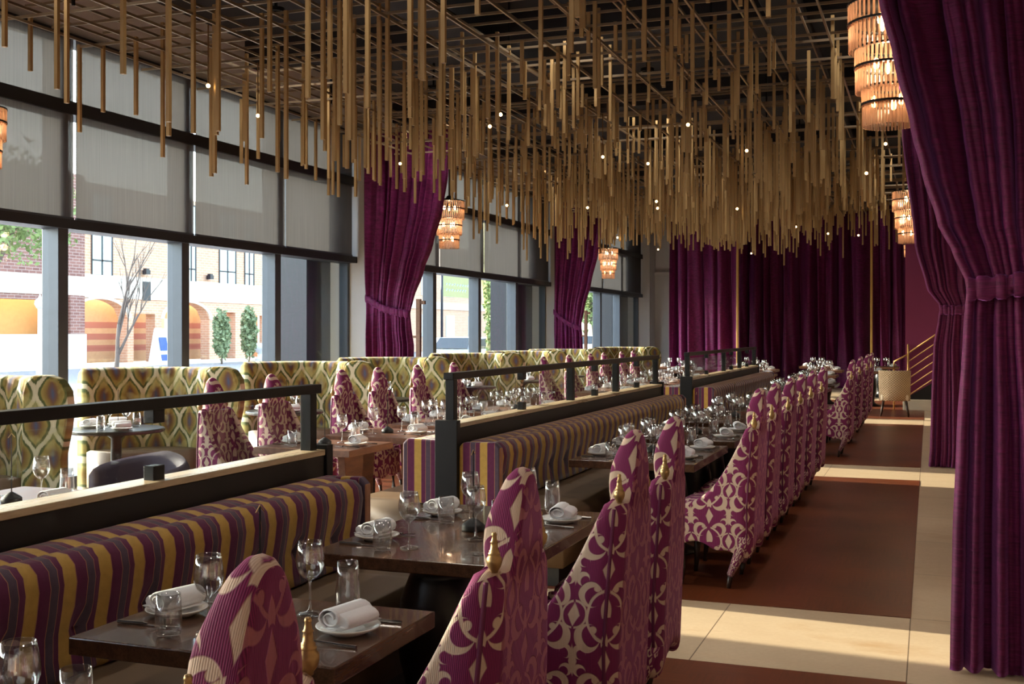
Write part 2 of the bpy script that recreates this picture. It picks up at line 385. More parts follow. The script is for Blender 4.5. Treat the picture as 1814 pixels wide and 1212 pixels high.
M['darkslate'] = flat('dark_slate', lin(26, 30, 42), .35)
M['leaf'] = (lambda g: g.pbr(g.mix(g.noise(g.coords(), 3, 3), lin(84, 110, 60), lin(176, 190, 120)), .6))(N('green_leaves'))
M['darkleaf'] = (lambda g: g.pbr(g.mix(g.noise(g.coords(), 4, 3), lin(70, 96, 64), lin(190, 200, 150)), .6))(N('shrub_leaves'))
M['bark'] = flat('grey_bark', lin(104, 92, 84), .9)
M['ivybark'] = flat('ivy_bark', lin(170, 160, 110), .9, var=.4, scale=20)
M['winglass'] = flat('reflecting_facade_glass', lin(196, 208, 214), .15, .3)
M['white'] = flat('white_paint', lin(226, 226, 226), .5, var=.03)
M['blue'] = flat('blue_print', lin(70, 98, 176), .5, var=.03)
M['bannergreen'] = flat('olive_green_banner', lin(172, 168, 116), .7, var=.04)
M['bannertext'] = flat('pale_banner_lettering', lin(206, 226, 220), .7, var=.02)
M['ochre'] = flat('ochre_render', lin(206, 158, 98), .8)
M['paleyellow'] = flat('pale_yellow_board', lin(238, 222, 160), .6, var=.03)
M['carpaint'] = flat('silver_car_paint', lin(206, 212, 218), .2, .3, var=.03)
M['carglass'] = flat('dark_car_glass', lin(50, 60, 66), .1)
M['tyre'] = flat('tyre_rubber', lin(26, 26, 28), .8)
M['stairgold'] = flat('satin_gold_rail', lin(196, 152, 92), .35, .7)
M['tub'] = flat('smoky_purple_upholstery', lin(66, 58, 74), .8)
DL = 85.0; CH = 8.0
# ------------------------------------------------------------------ unseen ceiling spots, added to brighten the room
CEIL = 5.3
def downlight(x, y, e, size=2.2, z=CEIL-.06):
    t = empty('added_fill_downlight', (x, y, z))
    b = MB(); b.lathe([(.0, .04), (.09, .04), (.09, 0), (.07, 0), (.065, .03), (0, .03)], 20); b.build('housing', M['blackmetal'], t)
    l = lamp('fill_spot', 'SPOT', (0, 0, -.03), e, (1, .92, .82), spot_size=size, spot_blend=.6, shadow_soft_size=.12); l.parent = t
    return t
# ------------------------------------------------------------------ setting
XW = -8.2; YB = 34.0; XR = 1.35; YN = -5.0
X = XW
b = MB()
b.box(-8.6, XR+.2, YN, YB+.2, -.2, 0); structure(b.build('floor', M['stone']))
for i, (y0, y1) in enumerate([(-4.9, 5.45), (6.68, 12.88), (14.12, 20.6), (21.8, 27.5)]):
    b = MB(); b.box(-8.0, -.1, y0, y1, 0, .004); structure(b.build('floor_inlay', M['darkfloor']))
b = MB(); b.box(-9.0, XR+.2, YN, YB+.2, CEIL, CEIL+.2); structure(b.build('ceiling', M['darkceil']))
b = MB(); b.box(-8.9, XR+.2, YB, YB+.2, 0, CEIL); structure(b.build('wall_back', M['plaster']))
b = MB(); b.box(XR, XR+.2, YN, YB, 0, CEIL); structure(b.build('wall_right', M['rightwall']))
b = MB(); b.box(-9.0, XR+.2, YN-.2, YN, 0, CEIL); structure(b.build('wall_near', M['plaster']))
# window wall: head above 4.6, piers between groups, sill
HEAD = 4.6
groups = [(-4.9, [-4.9, -2.9, -.9], None), (1.0-4.0, None, None)]
PIERS = [(-4.99, -4.6), (-3.1, -2.5), (5.55, 6.45), (15.15, 15.75), (24.45, 25.1), (33.2, 33.98)]
b = MB(); b.box(XW-.35, XW+.05, YN, YB, HEAD, CEIL)
for y0, y1 in PIERS: b.box(XW-.35, XW+.32, y0, y1, 0, HEAD)
structure(b.build('wall_left', M['plaster']))
WG = [(-2.5, [-.9, 1.1, 3.1], 5.55), (6.45, [9.09, 11.08, 13.08], 15.15), (15.75, [18.18, 20.3, 22.4], 24.45), (25.1, [26.9, 28.9, 30.9], 33.2)]
BL = 2.70; TR = 3.84
names = ['before the first pier', 'in the first window bay row', 'in the middle window group', 'in the farthest window group']
bi = 0
for gi, (ya, mids, yb) in enumerate(WG):
    b = MB(); x0, x1 = XW-.16, XW-.02
    b.box(x0, x1, ya, ya+.07, 0, HEAD); b.box(x0, x1, yb-.07, yb, 0, HEAD)
    b.box(x0, x1, ya, yb, 0, .12)
    w = b.build('window_%d' % (gi+1), M['frame']); structure(w)
    for y in mids:
        q = MB(); q.box(x0-.02, x1+.05, y-.075, y+.065, 0, HEAD); q.build('mullion', M['frame'], w, bevel=.006)
    q = MB(); q.box(x0-.03, x1+.13, ya, yb, BL-.065, BL+.03); q.build('transom', M['darkframe'], w)
    q = MB(); q.box(x0-.03, x1+.13, ya, yb, TR-.05, TR+.08); q.build('transom', M['darkframe'], w)
    q = MB(); q.box(x0-.03, x1+.13, ya, yb, HEAD-.05, HEAD); q.build('head_rail', M['darkframe'], w)
    ed = [ya]+mids+[yb]
    for k in range(4):
        q = MB(); q.box(XW-.10, XW-.09, ed[k]+.07, ed[k+1]-.07, .12, BL-.07); q.build('pane', M['pane'], w)
        q = MB(); q.box(XW-.10, XW-.09, ed[k]+.07, ed[k+1]-.07, BL, HEAD-.02); q.build('pane', M['pane'], w)
        # blind: hangs just inside the mullions, a lit slit between neighbours
        q = MB(); s0, s1 = (ed[k]+.09 if k == 0 else ed[k]+.125), (ed[k+1]+.085 if k < 3 else yb-.10); q.box(XW+.070, XW+.073, s0, s1, BL+.03, HEAD-.05)
        bl = q.build('roller_blind', M['blind'])
        posn = ['nearest', 'second', 'third', 'farthest'][k]
        tag(bl, 'grey translucent roller blind, %s of the four %s' % (posn, names[gi]), 'window blind', 'roller blinds over the windows')
        q = MB(); q.box(XW+.06, XW+.083, s0, s1, BL+.031, BL+.055); q.build('hem_bar', M['frame'], bl)

# ------------------------------------------------------------------ curtains
def lerp_keys(keys, z, i):
    for a, c in zip(keys, keys[1:]):
        if z <= c[0]:
            t = (z-a[0])/(c[0]-a[0]); t = t*t*(3-2*t)*.5+t*.5
            return a[i]+(c[i]-a[i])*t
    return keys[-1][i]
def curtain(name, keys, Y0, nf, amp, mat, nu=200, nv=60, seed=0, label='', group=None, tie=None, tie_drop=None, uneven=.25, fold_fn=None):
    keys = sorted(keys); z0, z1 = keys[0][0], keys[-1][0]
    rnd = random.Random(seed); ph = [rnd.uniform(0, 6.28) for _ in range(6)]
    wid = lambda z: lerp_keys(keys, z, 2)-lerp_keys(keys, z, 1)
    wmax = max(wid(k[0]) for k in keys)
    def P(s, z):
        L = lerp_keys(keys, z, 1); W = wid(z)
        ss = s+uneven*.12*sin(2*pi*s*2.3+ph[0])+uneven*.05*sin(2*pi*s*5.1+ph[1]+z*.3)
        a = 2*pi*nf*ss+ph[2]
        pinch = (W/wmax)**.5
        if tie: pinch *= 1-.62*math.exp(-((z-tie)/.28)**2)
        y = amp*pinch*(sin(a)+.35*sin(2.3*a+ph[3]+z*.8)+.2*sin(.41*a+ph[4]))
        x = s*W+W/nf*.16*sin(a*1.0+1.2+.5*sin(z*1.1+ph[5]))*(1 if .02 < s < .98 else 0)
        return (L+x, Y0+y, z)
    b = MB(); b.grid(nu, nv, lambda i, j: P(i/(nu-1), z0+(z1-z0)*j/(nv-1)))
    o = b.build(name, mat, smooth=True, solid=.008)
    tag(o, label, 'curtain', group)
    if tie:
        # band that wraps the front of the gathered cloth, sagging from one side to the other
        zl, zr = tie_drop; q = MB(); n = 60; hh = .055; pts = []
        for k in range(n):
            s = k/(n-1); z = zl+(zr-zl)*s-.05*sin(pi*s)
            p = P(s, z); pts.append((p[0], Y0-amp*.72-.02+.04*(2*s-1)**2+.25*(p[1]-Y0), z))
        def sec(i, j):
            x, y, z = pts[i]; a = 2*pi*j/10
            return (x, y+.018*cos(a), z+hh*sin(a)*(1+.15*sin(i*.9+j)))
        q.grid(n, 10, sec, cv=True); 
        q.build('tieback', mat, o, smooth=True)
    return o
Yc = 5.75
curtain('curtain', [(.01, .09, 1.05), (.6, .105, 1.0), (1.1, .125, .95), (1.6, .155, .82), (1.82, .17, .78), (2.0, .10, .85), (2.1, .045, .9), (2.37, -.03, 1.0), (2.56, -.075, 1.05), (2.91, -.155, 1.1), (3.18, -.22, 1.15), (4.55, -.52, 1.3)],
        Yc, 12, .085, M['velvet'], 480, 90, 3, 'purple velvet curtain tied back at the right edge, nearest to the viewer', 'tied velvet curtains beside the aisle', 1.82, (1.80, 1.98))
curtain('curtain', [(.01, -.01, .95), (.22, .005, .95), (.86, .02, .9), (1.42, .045, .8), (1.77, .10, .75), (1.9, .12, .75), (2.12, -.03, .85), (2.64, -.16, 1.0), (3.96, -.30, 1.2), (4.55, -.34, 1.25)],
        14.25, 12, .07, M['velvet'], 240, 60, 5, 'purple velvet curtain tied back farther down the aisle, behind the nearest one', 'tied velvet curtains beside the aisle', 1.88, (1.86, 1.98))
k1 = []
for u, v in [(732, 612), (728, 585), (726, 556), (732, 529), (748, 480), (764, 433), (781, 370), (790, 310)]:
    x = xat(u, 15.0); k1.append((zat(v, x, 15.0), -7.86, x))
k1 = [(.01, -7.86, k1[0][2])]+k1+[(4.58, -7.86, k1[-1][2]+.05)]
curtain('curtain', k1, 15.0, 9, .075, M['velvet_far'], 200, 60, 8, 'purple velvet curtain tied back between the windows, nearer of the two', 'tied velvet curtains between the windows', 1.95, (2.10, 1.86))
k2 = []
for u, v in [(1034, 640), (1032, 600), (1030, 575), (1036, 545), (1048, 500), (1060, 450), (1068, 400)]:
    x = xat(u, 24.0); k2.append((zat(v, x, 24.0), -7.88, x))
k2 = [(.01, -7.88, k2[0][2])]+k2+[(4.58, -7.88, k2[-1][2]+.05)]
curtain('curtain', k2, 24.0, 8, .085, M['velvet_far'], 180, 50, 9, 'purple velvet curtain tied back between the windows, farther of the two', 'tied velvet curtains between the windows', 1.75, (2.05, 1.66))
def back_curtain(u0, u1, Y, nf, seed, label, amp=.2):
    a, c = xat(u0, Y), xat(u1, Y)
    return curtain('curtain', [(.01, a, c), (CEIL-.3, a, c)], Y, nf, amp, M['velvet_far'], 260, 20, seed, label, 'straight curtains across the end of the room')
back_curtain(1188, 1313, 31.5, 5, 11, 'straight purple velvet curtain at far end, left panel beside pale wall')
back_curtain(1308, 1548, 33.3, 10, 12, 'wide dark purple velvet curtain at far end, recessed middle panel')
back_curtain(1545, 1608, 31.5, 3, 13, 'straight purple velvet curtain at far end, right panel beside the staircase')
for u in (1313, 1546):
    x = xat(u, 31.6); b = MB(); b.box(x-.03, x+.03, 30.95, 31.02, 0, CEIL-.3)
    tag(b.build('gold_edge_strip', M['goldpaint'], bevel=.01), 'slim vertical gold strip %s the wide middle curtain' % ('left of' if u < 1400 else 'right of'), 'trim strip', 'gold strips framing the middle curtain')
# white door in the pale end wall
b = MB(); xa, xb = xat(1148, 33.9), xat(1186, 33.9)
b.box(xa, xb, 33.9, 33.99, 0, 3.3); d = b.build('door_1', M['plaster']); structure(d)
b = MB(); b.box(xa-.1, xa, 33.86, 33.99, 0, 3.4); b.box(xa-.1, xb, 33.86, 33.99, 3.3, 3.42); b.build('door_frame', M['plaster'], d)

# ------------------------------------------------------------------ staircase end
YS = 24.6
def sx(u): return xat(u, YS)
def sz(v): return zat(v, sx(1630), YS)
b = MB(); b.prism([(sx(1604), sz(706)), (sx(1604), CEIL), (XR, CEIL), (XR, sz(706)+(XR-sx(1604))*.62)], 'y', YS, YS+.15)
structure(b.build('wall_stair', M['magenta']))
b = MB(); b.box(sx(1604), XR, YS+1.2, YS+1.3, 0, 3); structure(b.build('wall_understair', M['blackpanel']))
b = MB(); b.box(sx(1600), XR, YS-.25, YS-.02, 0, sz(708)); structure(b.build('trim_1', M['cream'], bevel=.01))
rail = empty('stair_railing', (0, 0, 0)); tag(rail, 'gold stair railing with parallel slanted bars against the magenta wall', 'railing')
yr = YS-.06
b = MB(); b.tube([(sx(1609), yr, sz(708)), (sx(1609), yr, sz(610))], .022); b.build('post', M['stairgold'], rail, smooth=True)
for k in range(6):
    v0 = 618+k*15; b = MB(); b.tube([(sx(1609), yr, sz(v0+8)), (sx(1609)+1.5, yr, sz(v0+8)+.62*1.75)], .012 if k else .02); b.build('slanted_bar', M['stairgold'], rail, smooth=True)
b = MB(); b.tube([(sx(1584), yr, sz(655)), (sx(1584), yr, sz(641)), (sx(1609), yr, sz(628))], .018); b.build('handrail_end', M['stairgold'], rail, smooth=True)
b = MB(); b.tube([(sx(1584), yr, 0), (sx(1584), yr, sz(655))], .018); b.build('post', M['stairgold'], rail, smooth=True)

# ------------------------------------------------------------------ ceiling sculpture
LZ = 4.12
LX0, LX1, LY0, LY1 = -7.15, .55, 6.3, 25.4
sculpt = empty('ceiling_sculpture', (-3, 12, LZ)); off = Vector((-3, 12, LZ))
tag(sculpt, 'suspended lattice of bronze gold bars with hundreds of hanging rods overhead', 'ceiling sculpture')
rs = random.Random(21)
xs = [LX0+i*.235 for i in range(int((LX1-LX0)/.235)+1)]
ys = [LY0+j*.31 for j in range(int((LY1-LY0)/.31)+1)]
def sbox(name, x0, x1, y0, y1, z0, z1, mat):
    b = MB(); b.box(x0-off.x, x1-off.x, y0-off.y, y1-off.y, z0-off.z, z1-off.z); return b.build(name, mat, sculpt)
for i, x in enumerate(xs):
    z = LZ+(.0 if i % 2 else .20); a = LY0-rs.uniform(0, .2); e = LY1+rs.uniform(0, .3)
    sbox('long_bar', x-.008, x+.008, a, e, z, z+.022, M['lattice'])
for j, y in enumerate(ys):
    z = LZ+(.03, .23, .13)[j % 3]
    sbox('cross_bar', LX0-rs.uniform(0, .1), LX1+rs.uniform(0, .5), y-.008, y+.008, z, z+.022, M['lattice'])
rods = []
for i, x in enumerate(xs):
    for j, y in enumerate(ys):
        for rep in range(2):
            dens = ((.22, .07) if y < 10 else (.40, .20) if y < 14 else (.55, .3))[rep]
            if x > -.75: dens *= .16
            if x < -6.3: dens *= .5
            if y < 9: dens *= .75
            if rs.random() > dens: continue
            # wave of lengths
            wv = .62+.22*sin(y*.55+.5*x)+.14*sin(x*1.3-1+.3*y)
            ln = max(.18, wv+rs.uniform(-.34, .30))
            if x > -1.6: ln *= .72
            if y > 21: ln = min(ln*1.15, 1.15)
            rx, ry = x+(rs.uniform(-.1, .1) if rep else 0), y+(.02 if not rep else rs.uniform(-.12, .12))
            c = cz(rx, ry)
            if c < 1.2: continue
            u = U0+F/CT*rx/c; v = V0-F*(LZ-ln-CAMH)/c
            rods.append((c, rx, ry, ln, (-60 < u < 1900 and v > -30)))
rods.sort(key=lambda r: (not r[4], r[0]))
bulk = MB(); bulk2 = MB()
for k, (c, x, y, ln, vis) in enumerate(rods):
    top = LZ+rs.choice([.06, .16, .28]); h = .0145
    if k < 100: sbox('hanging_rod', x-h, x+h, y-h, y+h, LZ-ln, top, M['gilt'])
    else: bulk.box(x-h-off.x, x+h-off.x, y-h-off.y, y+h-off.y, LZ-ln-off.z, top-off.z)
o = bulk.build('hanging_rods', M['gilt'], sculpt); o['kind'] = 'stuff'
hangers = [(x, y) for x in (-6.2, -4.1, -2.0, .1) for y in (3, 7, 11, 15, 19, 23)]
for x, y in hangers: sbox('suspension_rod', x-.01, x+.01, y-.01, y+.01, LZ, CEIL, M['blackmetal'])
# pin lights seen at rod ends
PINS = [(369, 152), (457, 205), (887, 203), (709, 290), (868, 224), (898, 364), (1148, 290), (1068, 278), (1041, 368), (1163, 357), (1165, 369), (1219, 221), (1323, 267), (1535, 307), (1569, 255), (1094, 421), (1306, 370), (1331, 449), (1467, 414), (1521, 417), (1410, 402), (1166, 442)]
for u, v in PINS:
    z = 3.62 if v < 300 else 3.3
    c = F*(z-CAMH)/(V0-v); x = (u-U0)*c*CT/F; y = (c+x*ST)/CT
    b = MB(); b.lathe([(0, -.018), (.013, -.012), (.018, 0), (.013, .012), (0, .018)], 10, (x-off.x, y-off.y, z-off.z)); b.build('pin_light', M['pinbulb'], sculpt, smooth=True)
    b = MB(); b.box(x-.004-off.x, x+.004-off.x, y-.004-off.y, y+.004-off.y, z+.018-off.z, LZ-off.z); b.build('pin_light_stem', M['gilt_dark'], sculpt)
# ceiling beams / ducts above the lattice
for i, y in enumerate([4, 8.2, 12.4, 16.6, 20.8, 25, 29]):
    b = MB(); b.box(-8.2, XR, y-.14, y+.14, CEIL-.32, CEIL-.01); structure(b.build('trim_%d' % (i+10), M['darkceil']))
b = MB(); b.box(-5.2, -4.7, -4.8, 30, CEIL-.42, CEIL-.33); tag(b.build('air_duct', M['darkceil'], bevel=.02), 'dark air duct running lengthwise above the hanging lattice, left side', 'duct')
b = MB(); b.box(-1.6, -1.2, -4.8, 30, CEIL-.42, CEIL-.33); tag(b.build('air_duct', M['darkceil'], bevel=.02), 'dark air duct running lengthwise above the hanging lattice, right side', 'duct')
k = 0
for y in (2.2, 6.2, 10.2, 14.2, 18.2, 22.2, 26.5):
    for x in (-6.4, -3.4, -.4):
        t = downlight(x, y, DL, z=CEIL-.36)
        tag(t, 'small black added fill downlight above the bronze lattice', 'ceiling light', 'added fill downlights above the lattice')
        b = MB(); b.box(-.012, .012, -.012, .012, .04, .36); b.build('stem', M['blackmetal'], t)

# ------------------------------------------------------------------ chandeliers
def make_chandelier():
    t = empty('tiered_chandelier', (0, 0, 0)); t['category'] = 'chandelier'
    b = MB(); b.tube([(0, 0, .72), (0, 0, 2.48)], .008); b.build('suspension_cable', M['blackmetal'], t)
    b = MB(); b.lathe([(0, .80), (.03, .80), (.06, .76), (.20, .73), (.20, .715), (0, .715)], 24); b.build('canopy', M['blackmetal'], t, smooth=True)
    tiers = [(.228, .44, .72), (.190, .20, .46), (.150, 0, .23)]
    for r, za, zb in tiers:
        q = MB(); n = 46
        for k in range(n):
            a = 2*pi*k/n; x, y = r*cos(a), r*sin(a)
            for rr, z0_, z1_ in ((0, za+.5*(zb-za), zb), (-.004, za, za+.56*(zb-za))):
                xx, yy = (r+rr)*cos(a), (r+rr)*sin(a)
                q.tube([(xx, yy, z0_), (xx, yy, z1_)], .0075, 5)
        ti = q.build('glass_rod_tier', M['rodglass'], t)
        q = MB(); 
        for zz in (zb-.01, za+.55*(zb-za)):
            q.lathe([(r-.02, zz), (r+.011, zz), (r+.011, zz+.012), (r-.02, zz+.012), (r-.02, zz)], 32)
        q.build('metal_ring', M['blackmetal'], ti, smooth=False)
        for s in (0, 1, 2):
            a = 2*pi*s/3+r*9; q = MB(); q.lathe([(0, -.03), (.012, -.02), (.017, 0), (.012, .03), (0, .045)], 10, (.09*cos(a), .09*sin(a), za+.6*(zb-za)))
            q.build('bulb', M['bulb'], t, smooth=True)
    l = lamp('chandelier_lamp', 'POINT', (0, 0, .36), CH, WARM, shadow_soft_size=.06); l.parent = t
    l = lamp('chandelier_lamp', 'POINT', (0, 0, .60), CH*.5, WARM, shadow_soft_size=.05); l.parent = t
    return t
CP = [(-.22, 6.95, 2.80, 'large tiered glass chandelier at upper right, half behind the nearest curtain'),
      (-.26, 16.6, 2.83, 'tiered glass chandelier at right, middle one along the aisle'),
      (-.32, 27.3, 2.87, 'tiered glass chandelier at right, lowest and farthest along the aisle'),
      (-7.72, 7.55, 2.82, 'tiered glass chandelier cut off by the left picture edge'),
      (-6.82, 15.7, 2.86, 'tiered glass chandelier hanging beside the nearer window curtain'),
      (-7.2, 26.1, 2.87, 'tiered glass chandelier hanging beside the farther window curtain')]
pc = make_chandelier()
for x, y, z, lb in CP: place(pc, (x, y, z), 0, lb, 'tiered glass chandeliers')
# ------------------------------------------------------------------ dividers with banquettes
XD0, XD1 = -2.985, -2.85
def clampbox(b, y, z0, z1): b.box((XD0+XD1)/2-.02, (XD0+XD1)/2+.02, y-.03, y+.03, z0, z1)
LEDGE = 1.0; RT = 1.335
def divider(y0, y1, posts, clamps, label):
    t = empty('room_divider', ((XD0+XD1)/2, (y0+y1)/2, 0)); ox, oy = (XD0+XD1)/2, (y0+y1)/2
    tag(t, label, 'divider', 'low dividers with metal rails')
    def bx(name, x0, x1, ya, yb, z0, z1, m, bev=.003):
        b = MB(); b.box(x0-ox, x1-ox, ya-oy, yb-oy, z0, z1); return b.build(name, m, t, bevel=bev)
    bx('base_panel', XD0+.005, XD1-.005, y0, y1, 0, LEDGE-.02, M['blackpanel'])
    bx('ledge', XD0, XD1, y0, y1, LEDGE-.02, LEDGE+.008, M['oak'])
    bx('end_column', XD0-.01, XD1+.01, y0-.06, y0, 0, LEDGE+.03, M['blackmetal']); bx('end_column', XD0-.01, XD1+.01, y1, y1+.06, 0, LEDGE+.03, M['blackmetal'])
    cxm = (XD0+XD1)/2
    bx('top_rail', cxm-.035, cxm+.035, y0-.02, y1+.02, RT-.045, RT, M['blackmetal'])
    for p in posts: bx('post', cxm-.03, cxm+.03, p-.03, p+.03, LEDGE, RT-.045, M['blackmetal'])
    bx('glass_panel', cxm-.005, cxm+.005, y0+.05, y1-.05, LEDGE+.02, RT-.075, M['railglass'], 0)
    for c in clamps:
        bx('glass_clamp', cxm-.025, cxm+.025, c-.035, c+.035, LEDGE, LEDGE+.065, M['blackmetal']); bx('glass_clamp', cxm-.025, cxm+.025, c-.035, c+.035, RT-.10, RT-.04, M['blackmetal'])
    return t
divider(-1.6, 5.0, [4.95, -1.5], [.9, 3.75], 'black divider with oak ledge and glass rail, nearest, at left')
divider(6.72, 12.62, [6.75, 9.35, 10.85, 12.58], [8.1, 10.1, 11.7], 'black divider with glass rail in the middle, behind the second table')
divider(14.35, 20.3, [14.38, 17.1, 18.6, 20.25], [15.7, 17.8, 19.4], 'black divider with glass rail, farthest, before the end curtains')

def banquette(y0, y1, side, label):
    """striped tufted backrest against the divider and a taupe seat; side +1 = aisle side"""
    xb = XD1+.01 if side > 0 else XD0-.01
    L = y1-y0; t = empty('banquette', (xb, y0, 0)); tag(t, label, 'banquette', 'striped banquettes')
    nu = int(L/.03)+1
    prof = [(0, .50), (.0, .70), (0, .84), (.015, .875), (.06, .895), (.12, .895), (.165, .885), (.18, .878), (.20, .89), (.245, .885), (.275, .855), (.285, .80), (.275, .72), (.26, .64), (.26, .56), (.27, .50), (.2, .46), (0, .46)]
    # arc length along profile
    acc = [0]
    for a, c in zip(prof, prof[1:]): acc.append(acc[-1]+math.hypot(c[0]-a[0], c[1]-a[1]))
    CH_ = .168
    def P(i, j):
        y = L*i/(nu-1); px, pz = prof[j]
        ph = y/CH_; fr = abs((ph % 1)-.5)*2          # 1 at the seam
        seam = max(0, fr-.55)/.45
        k = 1 if 10 <= j <= 15 else (.3 if 3 <= j < 10 else 0)
        px -= .016*seam**2*k
        # buttons
        if 11 <= j <= 14:
            d = math.hypot(((y/CH_+.5) % 2-1)*CH_, (prof[j][1]-.64)*1.0); px -= .04*math.exp(-(d/.035)**2)
        wob = .003*sin(y*5.1); e = min(y, L-y); rnd = 0
        if e < .05 and j not in (0, 17): rnd = (.05-e)*.5
        return (side*(px+(wob if j > 8 and j < 16 else 0)-rnd*(1 if px > .14 else 0)), y, pz-(rnd if pz > .8 else 0))
    b = MB(); b.grid(nu, len(prof), P, uvf=lambda i, j: (y0+L*i/(nu-1), acc[j]))
    b.f.append(tuple(j*nu for j in range(len(prof)))); b.m.append(0)
    b.f.append(tuple(j*nu+nu-1 for j in range(len(prof)-1, -1, -1))); b.m.append(0)
    b.build('backrest', M['stripe'], t, smooth=True)
    # upright end cushion face with its own stripes running across
    for ya, yb in ((-.03, 0.03), (L-.03, L+.03)):
        b = MB(); n = 14
        pts = [(.0, .47), (0, .86), (.03, .89), (.25, .895), (.285, .86), (.285, .47)]
        v = [(side*p[0], ya, p[1]) for p in pts]+[(side*p[0], yb, p[1]) for p in pts]; m_ = len(pts)
        uv = [(p[0]+.02, p[1]) for p in pts]*2
        b.add(v, [tuple(range(m_)), tuple(reversed(range(m_, 2*m_)))]+[(i, (i+1) % m_, m_+(i+1) % m_, m_+i) for i in range(m_)], uv)
        b.build('end_cushion', M['stripe'], t, bevel=.012, smooth=False)
    # seat with tufted front
    sp = [(.0, .30), (.0, .47), (.3, .475), (.6, .475), (.68, .465), (.72, .43), (.725, .36), (.71, .30), (.69, .12), (0, .12)]
    ns = int(L/.05)+1
    def S(i, j):
        y = L*i/(ns-1); px, pz = sp[j]; fr = abs(((y/.62) % 1)-.5)*2; k = max(0, fr-.8)/.2
        if j in (2, 3): pz += .012*(1-k)
        if 4 <= j <= 7: px -= .018*k
        return (side*(px), y, pz)
    b = MB(); b.grid(ns, len(sp), S); b.f.append(tuple(j*ns for j in range(len(sp)))); b.m.append(0)
    b.f.append(tuple(j*ns+ns-1 for j in range(len(sp)-1, -1, -1))); b.m.append(0)
    b.build('seat', M['leather'], t, smooth=True)
    b = MB(); b.box(*sorted((0, side*.66)), .02, L-.02, 0, .12); b.build('plinth', M['blackpanel'], t)
    return t
banquette(-1.5, 4.9, 1, 'plum, gold and grey striped banquette, nearest, below the left divider')
banquette(6.72, 12.5, 1, 'striped banquette on aisle side of the middle divider')
banquette(14.35, 20.2, 1, 'striped banquette on aisle side of the farthest divider')
banquette(-1.5, 4.7, -1, 'striped banquette hidden behind the nearest divider, window side')
banquette(6.80, 12.5, -1, 'striped banquette on window side of the middle divider')
banquette(14.35, 20.2, -1, 'striped banquette on window side of the farthest divider')

# ------------------------------------------------------------------ tables
def rect_table(name, x0, x1, y0, y1, wood_, base, label, cat='table', group=None):
    cx, cy = (x0+x1)/2, (y0+y1)/2; t = empty(name, (cx, cy, 0)); tag(t, label, cat, group)
    hx, hy = (x1-x0)/2, (y1-y0)/2
    b = MB(); b.box(-hx, hx, -hy, hy, .70, .75); b.build('tabletop', M[wood_], t, bevel=.004)
    ps = [0] if hy < .5 else [-hy*.5, hy*.5]
    for p in ps:
        if base == 'urn':
            b = MB(); b.lathe([(0, 0), (.24, 0), (.24, .02), (.17, .05), (.13, .10), (.14, .18), (.17, .30), (.18, .42), (.165, .54), (.13, .63), (.12, .66), (.2, .69), (.2, .70), (0, .70)], 28, (0, p, 0))
            b.build('pedestal', M['pedestal'], t, smooth=True)
        else:
            for s in (-1, 1):
                b = MB(); x = s*hx*.55; w0, w1 = .15, .07
                b.prism([(p-w1, 0), (p+w1, 0), (p+w0, .70), (p-w0, .70)], 'x', x-.03, x+.03); b.build('leg', M[wood_], t, bevel=.004)
            b = MB(); b.box(-hx*.5, hx*.5, p-.04, p+.04, .12, .2); b.build('stretcher', M[wood_], t)
    return t
ord_ = ['first', 'second', 'third', 'fourth', 'fifth', 'sixth', 'seventh', 'eighth', 'ninth', 'tenth']
# ------------------------------------------------------------------ tableware prototypes
def lathe_obj(name, prof, mat, parent=None, n=24, solid=0): 
    b = MB(); b.lathe(prof, n); return b.build(name, mat, parent, smooth=True)
def mk_wine():
    p = [(0, .004), (.036, .003), (.038, .001), (.034, .006), (.012, .010), (.0045, .018), (.0038, .05), (.0038, .095), (.006, .105), (.02, .113), (.034, .128), (.042, .150), (.043, .168), (.039, .195), (.034, .222), (.0325, .222), (.0375, .195), (.0412, .168), (.040, .150), (.032, .129), (.018, .116), (0, .112)]
    o = lathe_obj('wine_glass', p, M['glassware']); o['category'] = 'wine glass'; return o
def mk_tall():
    p = [(0, .002), (.026, .001), (.030, .006), (.036, .03), (.037, .06), (.034, .11), (.031, .155), (.0297, .155), (.0325, .11), (.0355, .06), (.034, .03), (.026, .016), (0, .018)]
    o = lathe_obj('highball_glass', p, M['glassware']); o['category'] = 'drinking glass'; return o
def mk_tumbler():
    p = [(0, .002), (.028, .001), (.033, .006), (.037, .03), (.037, .06), (.033, .12), (.0317, .12), (.0355, .06), (.035, .03), (.028, .016), (0, .017)]
    o = lathe_obj('tumbler_glass', p, M['glassware']); o['category'] = 'drinking glass'; return o
def mk_plate():
    p = [(0, .004), (.045, .003), (.05, 0), (.055, .004), (.085, .016), (.092, .022), (.0915, .0245), (.084, .019), (.055, .0085), (0, .008)]
    o = lathe_obj('side_plate', p, M['ceramic'], n=32); o['category'] = 'plate'; return o
